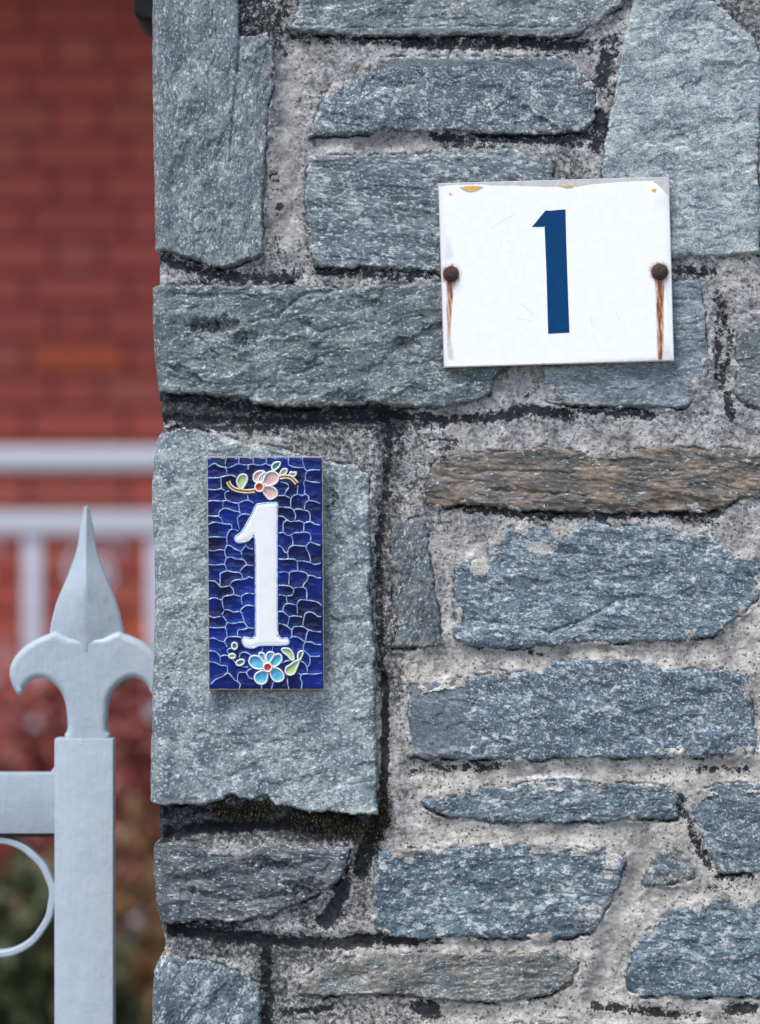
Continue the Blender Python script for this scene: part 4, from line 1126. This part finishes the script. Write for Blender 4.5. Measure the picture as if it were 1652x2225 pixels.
    h = np.where(s > 0, h, 0.0004 + s * 0.00012)
    co = np.stack([((780 + NX * z0) * NAT - 826) * U * k, yf - h - lean(NY), ZC - ((1780 + NY * z0) * NAT - 1112.5) * U * k], -1)
    cm = np.maximum(np.maximum(s[:-1, :-1], s[1:, 1:]), np.maximum(s[1:, :-1], s[:-1, 1:]))
    num = obj('numeral', grid_mesh('numeral', co, cm > -14), M['white'], root)
    V_, F_ = tube_np([path([tuple(p) for p in cn[::2]], 1, -0.0008, True)], 0.0006, 6)
    obj('rim', mesh_np('rim', V_, F_), M['rimblue'], num)
    def cellpart(name, mat, pts, lift):
        c = catmull(pts, 4, True)
        ctr = c.mean(0)
        vs, fs = [], []
        n = len(c)
        for r_, dy in ((1.0, -.0009), (.86, -.0009), (.62, -.00062), (.32, -.00058)):
            for p in c:
                q = ctr + (p - ctr) * r_
                vs.append(tp(q[0], q[1], dy - lift * .0003))
        vs.append(tp(ctr[0], ctr[1], -.00058 - lift * .0003))
        for j in range(3):
            for i in range(n):
                i2 = (i + 1) % n
                fs.append((j * n + i, j * n + i2, (j + 1) * n + i2, (j + 1) * n + i))
        for i in range(n):
            fs.append((3 * n + i, 3 * n + (i + 1) % n, 4 * n))
        o = obj(name, mesh_pd(name, vs, fs), M[mat], root)
        V_, F_ = tube_np([path(pts, 5, -0.0010 - lift * .0003, True)], 0.00062, 6)
        obj('rim', mesh_np('rim', V_, F_), M['rim'], o)
        return o
    for nm, mt, pts, lf in DECO:
        cellpart(nm, mt, pts, lf)
    for (cx, cy, r_) in ((765, 497, 51), (860, 1268 + 1357, 50)):
        pts = [(cx + r_ * math.cos(t), cy + r_ * math.sin(t)) for t in np.linspace(0, 2 * math.pi, 9, endpoint=False)]
        cellpart('flower_centre', 'orange', pts, 2)
    for pts in ([(395,430),(420,480),(470,520),(540,540),(620,548),(712,540)], [(1000,385),(1060,375),(1120,380),(1165,410),(1205,455)]):
        c = np.array(catmull(pts, 5))
        T = np.gradient(c, axis=0); T /= np.linalg.norm(T, axis=1)[:, None]
        N = np.stack([-T[:, 1], T[:, 0]], 1)
        V_, F_ = tube_np([np.array([tp(x, y, -.0009) for x, y in c])], 0.0011, 6, squash=.5)
        st = obj('stem', mesh_np('stem', V_, F_), M['brown'], root)
        V_, F_ = tube_np([np.array([tp(x, y, -.0010) for x, y in c + N * 16]), np.array([tp(x, y, -.0010) for x, y in c - N * 16])], 0.0006, 6)
        obj('rim', mesh_np('rim', V_, F_), M['cream'], st)
    return root
tile()

# ------------------------------------------------------------------ gate
def gate():
    y0 = 0.105                                    # front of the bars
    g = lambda x, y, yy=y0: at(x, y, yy)
    xz = lambda pts, yy=y0: [(g(x, y, yy).x, g(x, y, yy).z) for x, y in pts]
    foot = g(182, 2225)
    root = empty('garden_gate', (foot.x, 0.12, 0.0), 'pale grey painted iron garden gate with a fleur-de-lis post top beside the stone pillar', 'gate')
    kk = U * (DIST + y0) / DIST
    pw0, pw1 = g(118, 0).x, g(246.5, 0).x
    ztop = g(0, 1605).z
    sharp(obj('post', box_mesh('post', pw0, pw1, y0, y0 + 0.020, 0.06, ztop, 0.0016), M['paint'], root))
    xl = pw0 - 0.86
    rt, rb = g(0, 1681).z, g(0, 1812).z
    sharp(obj('rail', box_mesh('rail', xl + 0.02, pw0 + 0.004, y0 + 0.0006, y0 + 0.0185, rb, rt, 0.0014), M['paint'], root))
    obj('weld', shape2d('weld', [xz([(100, 1684), (109, 1679), (117, 1668), (122, 1650), (122, 1690), (100, 1690)])], y0 + 0.0012, 0.012, 0.0012), M['paint'], root)
    obj('dark_strip', box_mesh('dark_strip', xl + 0.02, pw0 + 0.002, y0 + 0.003, y0 + 0.016, rb - 0.0024, rb + 0.001), M['rust'], root, False)  # thin dark strip along the rail's lower edge
    sharp(obj('post', box_mesh('post', xl - 0.02, xl + 0.0195, y0, y0 + 0.020, 0.06, ztop, 0.0016), M['paint'], root))
    mid = rb - 0.150
    for zz in (mid, 0.12):
        sharp(obj('rail', box_mesh('rail', xl + 0.02, pw0 + 0.003, y0 + 0.001, y0 + 0.0175, zz - 0.03, zz, 0.0014), M['paint'], root))
    # rings under the top rail
    ro = 132 * kk
    cz = g(0, 1952).z
    cx = g(-13, 0).x
    n = 0
    while cx - ro > xl + 0.02:
        a = np.linspace(0, 2 * math.pi, 72, endpoint=False)
        wob = lambda r_: [(cx + (r_ + .0003 * math.sin(5 * t + 1) + .0003 * math.sin(13 * t)) * math.cos(t), cz + (r_ + .0003 * math.sin(5 * t + 1)) * math.sin(t)) for t in a]
        obj('ring', shape2d('ring', [wob(ro), wob(ro - 15 * kk)[::-1]], y0 + 0.0035, 0.012, 0.0012), M['paint'], root)
        cx -= 2 * ro + 0.001
    for i in range(7):
        xx = xl + 0.02 + (pw0 - xl - 0.02) * (i + 0.5) / 7
        sharp(obj('bar', box_mesh('bar', xx - .006, xx + .006, y0 + .004, y0 + .016, 0.10, mid - 0.028, .001), M['paint'], root))
    # finial: curled collar and a ridged spear
    Lh = [(186, 1392), (150, 1386), (118, 1373), (104, 1378), (82, 1387), (60, 1399), (40, 1416), (26, 1436), (19.5, 1455), (19, 1470), (22, 1483), (28, 1497), (34, 1507), (40, 1512.5), (45, 1511), (49, 1504), (53, 1494), (60, 1485), (70, 1478), (84, 1474), (98, 1476.5), (112, 1485), (122, 1494), (131, 1506), (138, 1522), (142, 1540), (144.5, 1562), (145.5, 1582), (143, 1592), (139, 1602), (141, 1660)]
    Rh = [(2 * 186.5 - x + 4 * sstep(y, 1480, 1600), y) for x, y in Lh[1:]][::-1]
    out = [tuple(p) for p in catmull(Lh[1:], 3)] + [tuple(p) for p in catmull(Rh, 3)]
    fin = obj('finial', shape2d('finial', [xz(out)], y0 + 0.0012, 0.0176, 0.0046, 6), M['paint'], root)
    sharp(fin, 60)
    prof = [(1099.5, 2.0), (1101, 5.0), (1104, 6.8), (1112, 7.6), (1125, 9.6), (1143, 13.7), (1165, 16.8), (1186, 20.0), (1207, 25.5), (1228, 33), (1250, 41.5), (1270, 50), (1292, 59), (1312, 67), (1334, 73), (1354, 77.5), (1372, 80.5), (1384, 79), (1398, 66), (1415, 44), (1440, 22), (1465, 6)]
    vs, fs = [], []
    for (yy, w) in prof:
        z, c, hw = g(0, yy).z, g(186.3, 0).x, w * kk
        d = min(hw * .62 + .0016, float(np.interp(yy, [1280, 1340, 1384, 1470], [.0116, .0104, .0080, .0070])))
        yc = y0 + 0.0085
        ring = [(-hw, 0), (-hw * .93, -d * .22), (-hw * .45, -d * .66), (-hw * .05, -d), (hw * .05, -d), (hw * .45, -d * .66), (hw * .93, -d * .22), (hw, 0), (hw * .93, d * .22), (hw * .05, d), (-hw * .05, d), (-hw * .93, d * .22)]
        vs += [(c + a, yc + b, z) for a, b in ring]
    m = 12
    for j in range(len(prof) - 1):
        for i in range(m):
            i2 = (i + 1) % m
            fs.append((j * m + i, (j + 1) * m + i, (j + 1) * m + i2, j * m + i2))
    fs.append(tuple(range(m)))
    sharp(obj('spear', mesh_pd('spear', vs, fs), M['paint'], fin), 24)
    return root
gate()

# ------------------------------------------------------------------ black box behind the pillar, top left
def wall_box():
    y0 = 0.24
    a, b = at(291, 0, y0), at(0, 45, y0)
    x0, x1, zb, zt = a.x, -0.118, b.z, b.z + 0.24
    root = empty('black_wall_box', (x1, y0 + .05, zb), 'black box with a rounded corner peeping out behind the top of the stone pillar', 'box')
    r = 0.008
    pts = [(x0, zt - r), (x0, zb + r)] + [(x0 + r - r * math.cos(t), zb + r - r * math.sin(t)) for t in np.linspace(.2, 1.5, 6)] + [(x0 + r, zb), (x1, zb), (x1, zt)] + [(x0 + r, zt)]
    sharp(obj('body', shape2d('body', [pts], y0, 0.085, 0.003), M['black'], root))
    obj('lid', box_mesh('lid', x0 - .004, x1, y0 - .004, y0 + .089, zt, zt + .012, .003), M['black'], root)
    obj('bracket', box_mesh('bracket', x1 - .002, x1 + .02, y0 + .02, y0 + .06, zb + .05, zb + .17, .002), M['black'], root)
wall_box()

# ------------------------------------------------------------------ brick house, eave and porch far behind
YB = 4.8
def house():
    root = empty('brick_house', (-1.0, YB, 0), 'dark red brick house wall standing far behind the gate, out of focus', 'house')
    x0, x1, zt = -4.2, 2.6, 3.05
    obj('wall', box_mesh('wall', x0, x1, YB + .012, YB + .3, 0, zt), M['joint'], root, False)
    CH, SL, HL, J = 0.0752, 0.205, 0.0975, 0.012
    base = {}
    def bm_(l):
        if l not in base:
            base[l] = box_mesh('brick', -l / 2, l / 2, 0, .05, -(CH - J) / 2, (CH - J) / 2, .003)
            base[l].materials.append(M['brick'])
        return base[l]
    rv, rf = [], []
    r = random.Random(3)
    nrow = int(zt / CH)
    n = 0
    for i in range(nrow):
        z = (i + .5) * CH
        x = x0 + (0 if i % 2 else -(SL + HL) / 2 - J)
        kind = 0
        while x < x1:
            l = SL if kind == 0 else HL
            if x > x0 and x + l < x1:
                cx = x + l / 2
                yj = YB - r.uniform(0, .003)
                if -1.12 < cx < -0.18 and 0.25 < z < 2.75 and n < 290:
                    o = bpy.data.objects.new('brick', bm_(l))
                    o.location = (cx + 1.0, yj - YB, z)
                    t = r.uniform(.92, 1.08)
                    hue = r.random()
                    c = (0.44, 0.098, 0.075) if hue < .75 else ((0.44, 0.118, 0.086) if hue < .95 else (0.52, 0.115, 0.060))
                    o.color = tuple(q * t for q in c) + (1,)
                    link(o, root)
                    n += 1
                else:
                    k = len(rv)
                    h = (CH - J) / 2
                    rv += [(x, yj, z - h), (x + l, yj, z - h), (x + l, yj, z + h), (x, yj, z + h), (x, YB + .02, z - h), (x + l, YB + .02, z - h), (x + l, YB + .02, z + h), (x, YB + .02, z + h)]
                    rf += [(k, k + 1, k + 2, k + 3), (k + 1, k + 5, k + 6, k + 2), (k + 4, k, k + 3, k + 7), (k + 3, k + 2, k + 6, k + 7), (k + 4, k + 5, k + 1, k)]
            x += l + J
            kind = 1 - kind
    o = obj('brick', mesh_pd('bricks', rv, rf), M['brick'], root, False)
    o.name = 'brick_field'
    o.color = (0.44, 0.10, 0.076, 1)
    o['kind'] = 'stuff'
    roof = obj('roof', mesh_pd('roof', [(x0 - .3, YB - .72, 3.0), (x1 + .3, YB - .72, 3.0), (x1 + .3, YB + 3.5, 5.0), (x0 - .3, YB + 3.5, 5.0), (x0 - .3, YB - .72, 2.86), (x1 + .3, YB - .72, 2.86), (x1 + .3, YB + .4, 2.95), (x0 - .3, YB + .4, 2.95)], [(0, 1, 2, 3), (4, 5, 1, 0), (7, 6, 5, 4)]), M['roof'], root, False)
    obj('soffit', box_mesh('soffit', x0 - .28, x1 + .28, YB - .70, YB - .004, 2.80, 2.845), M['soffit'], roof, False)
house()
YR = 4.1
porch = obj('porch_floor', box_mesh('porch_floor', -4.0, 2.4, YR - .15, YB - .006, 0, 0.62, .01), M['deck'], None)
tag(porch, kind='structure')
def railing():
    g = lambda x, y: at(x, y, YR)
    kk = U * (DIST + YR) / DIST
    root = empty('porch_railing', (g(75, 0).x, YR, 0.62), 'blurred white porch railing with scrolls in front of the brick house', 'railing')
    xa, xb = -2.4, 1.6
    t0, t1 = g(0, 972).z, g(0, 1022).z
    obj('top_rail', box_mesh('top_rail', xa, xb, YR - .03, YR + .03, t1, t0, .006), M['rail'], root)
    t2, t3 = g(0, 1112).z, g(0, 1163).z
    obj('lower_rail', box_mesh('lower_rail', xa, xb, YR - .02, YR + .02, t3, t2, .004), M['rail'], root)
    obj('bottom_rail', box_mesh('bottom_rail', xa, xb, YR - .02, YR + .02, .68, .72, .004), M['rail'], root)
    x = g(52, 0).x
    pitch = 268 * kk
    wbar = 40 * kk
    xs = [x + i * pitch for i in range(-6, 9)]
    for q in xs:
        obj('bar', box_mesh('bar', q, q + wbar, YR - .012, YR + .012, .70, t3 + .005, .003), M['rail'], root)
    for q in xs[3:10]:
        c = q + wbar + (pitch - wbar) / 2
        for sgn, zc in ((1, t3 - .075), (-1, t3 - .25)):
            th = np.linspace(0, 4.2 * math.pi, 60)
            rr = 0.072 * np.exp(-th / 7.5)
            P = np.stack([c + rr * np.cos(th * sgn + .6), np.full(60, YR), zc + rr * np.sin(th * sgn + .6)], -1)
            V_, F_ = tube_np([P], 0.0062, 6)
            obj('scroll', mesh_np('scroll', V_, F_), M['rail'], root)
railing()

# ------------------------------------------------------------------ shrubs in front of the porch
def shrub(name, label, cx, cy, rx, rz, zc, mat, nl, size, seed, flowers=None):
    r = random.Random(seed)
    root = empty(name, (cx, cy, 0), label, 'shrub')
    paths = []
    for i in range(9):
        a = r.uniform(0, 6.28)
        e = (cx + math.cos(a) * rx * r.uniform(.3, .8), cy + math.sin(a) * rx * .6, zc + rz * r.uniform(-.2, .7))
        paths.append(catmull([(cx + .03 * math.cos(a), cy + .03 * math.sin(a), 0), (cx + (e[0] - cx) * .35, cy + (e[1] - cy) * .3, zc * .5), e], 5))
    V_, F_ = tube_np([np.array(p) for p in paths], np.array([.012, .004]), 5)
    obj('stem', mesh_np('stem', V_, F_), M['bark'], root)
    vs, fs, tn = [], [], []
    clumps = [(r.gauss(0, .5), r.gauss(0, .4), r.gauss(0, .5), r.random()) for _ in range(26)]
    for i in range(nl):
        c = r.choice(clumps)
        while True:
            u = Vector((c[0] + r.gauss(0, .24), c[1] + r.gauss(0, .24), c[2] + r.gauss(0, .24)))
            if u.length < 1.15:
                break
            u = None
            c = r.choice(clumps)
        p = Vector((cx + u.x * rx, cy + u.y * rx * .7, max(zc + u.z * rz, .04)))
        d = Vector((r.gauss(0, 1), r.gauss(0, 1), r.gauss(.2, 1))).normalized()
        s = d.cross(Vector((r.gauss(0, 1), r.gauss(0, 1), r.gauss(0, 1)))).normalized()
        l = size * r.uniform(.6, 1.25)
        nn = d.cross(s) * l * .12
        k = len(vs)
        vs += [p, p + d * l * .45 + s * l * .3 + nn, p + d * l, p + d * l * .45 - s * l * .3 + nn, p + d * l * .5]
        fs += [(k, k + 1, k + 4), (k + 1, k + 2, k + 4), (k, k + 4, k + 3), (k + 4, k + 2, k + 3)]
        tn += [min(max(c[3] * .7 + r.random() * .4, 0), 1)] * 5
    me = mesh_pd('foliage', vs, fs)
    me.attributes.new('tone', 'FLOAT', 'POINT').data.foreach_set('value', tn)
    obj('foliage', me, M[mat], root, False)['kind'] = 'stuff'
    for (fx, fy, fyy, fr) in flowers or []:
        p = at(fx, fy, fyy)
        vs, fs, tn = [], [], []
        for i in range(130):
            d = Vector((r.gauss(0, 1), r.gauss(0, 1), r.gauss(0, 1))).normalized()
            s = d.cross(Vector((0.3, .2, 1))).normalized()
            t = d.cross(s)
            q = p + d * fr * r.uniform(.75, 1)
            l = fr * .3
            k = len(vs)
            vs += [q + s * l, q + t * l, q - s * l, q - t * l]
            fs.append((k, k + 1, k + 2, k + 3))
            tn += [r.random()] * 4
        me = mesh_pd('blossom', vs, fs)
        me.attributes.new('tone', 'FLOAT', 'POINT').data.foreach_set('value', tn)
        obj('blossom', me, M['flower'], root, False)
ys = 3.3
X = lambda px, y=ys: at(px, 0, y).x
Z = lambda py, y=ys: at(0, py, y).z
shrub('red_shrub', 'red-leaved shrub blurred behind the gap between gate and pillar', X(330), ys, .40, .56, .62, 'redleaf', 6500, .05, 21, [(292, 2030, 3.0, .045)])
shrub('red_shrub', 'dark red shrub behind the gate finial below the porch railing', X(60, 3.6), 3.6, .36, .44, .74, 'redleaf', 4200, .05, 22)
shrub('green_shrub', 'dark green shrub seen through the ring of the gate', X(-70, 2.7), 2.7, .26, .34, .62, 'greenleaf', 4200, .05, 23)
shrub('golden_shrub', 'small golden brown shrub low behind the gate post', X(225, 3.0), 3.0, .26, .32, .66, 'goldleaf', 2000, .045, 24)
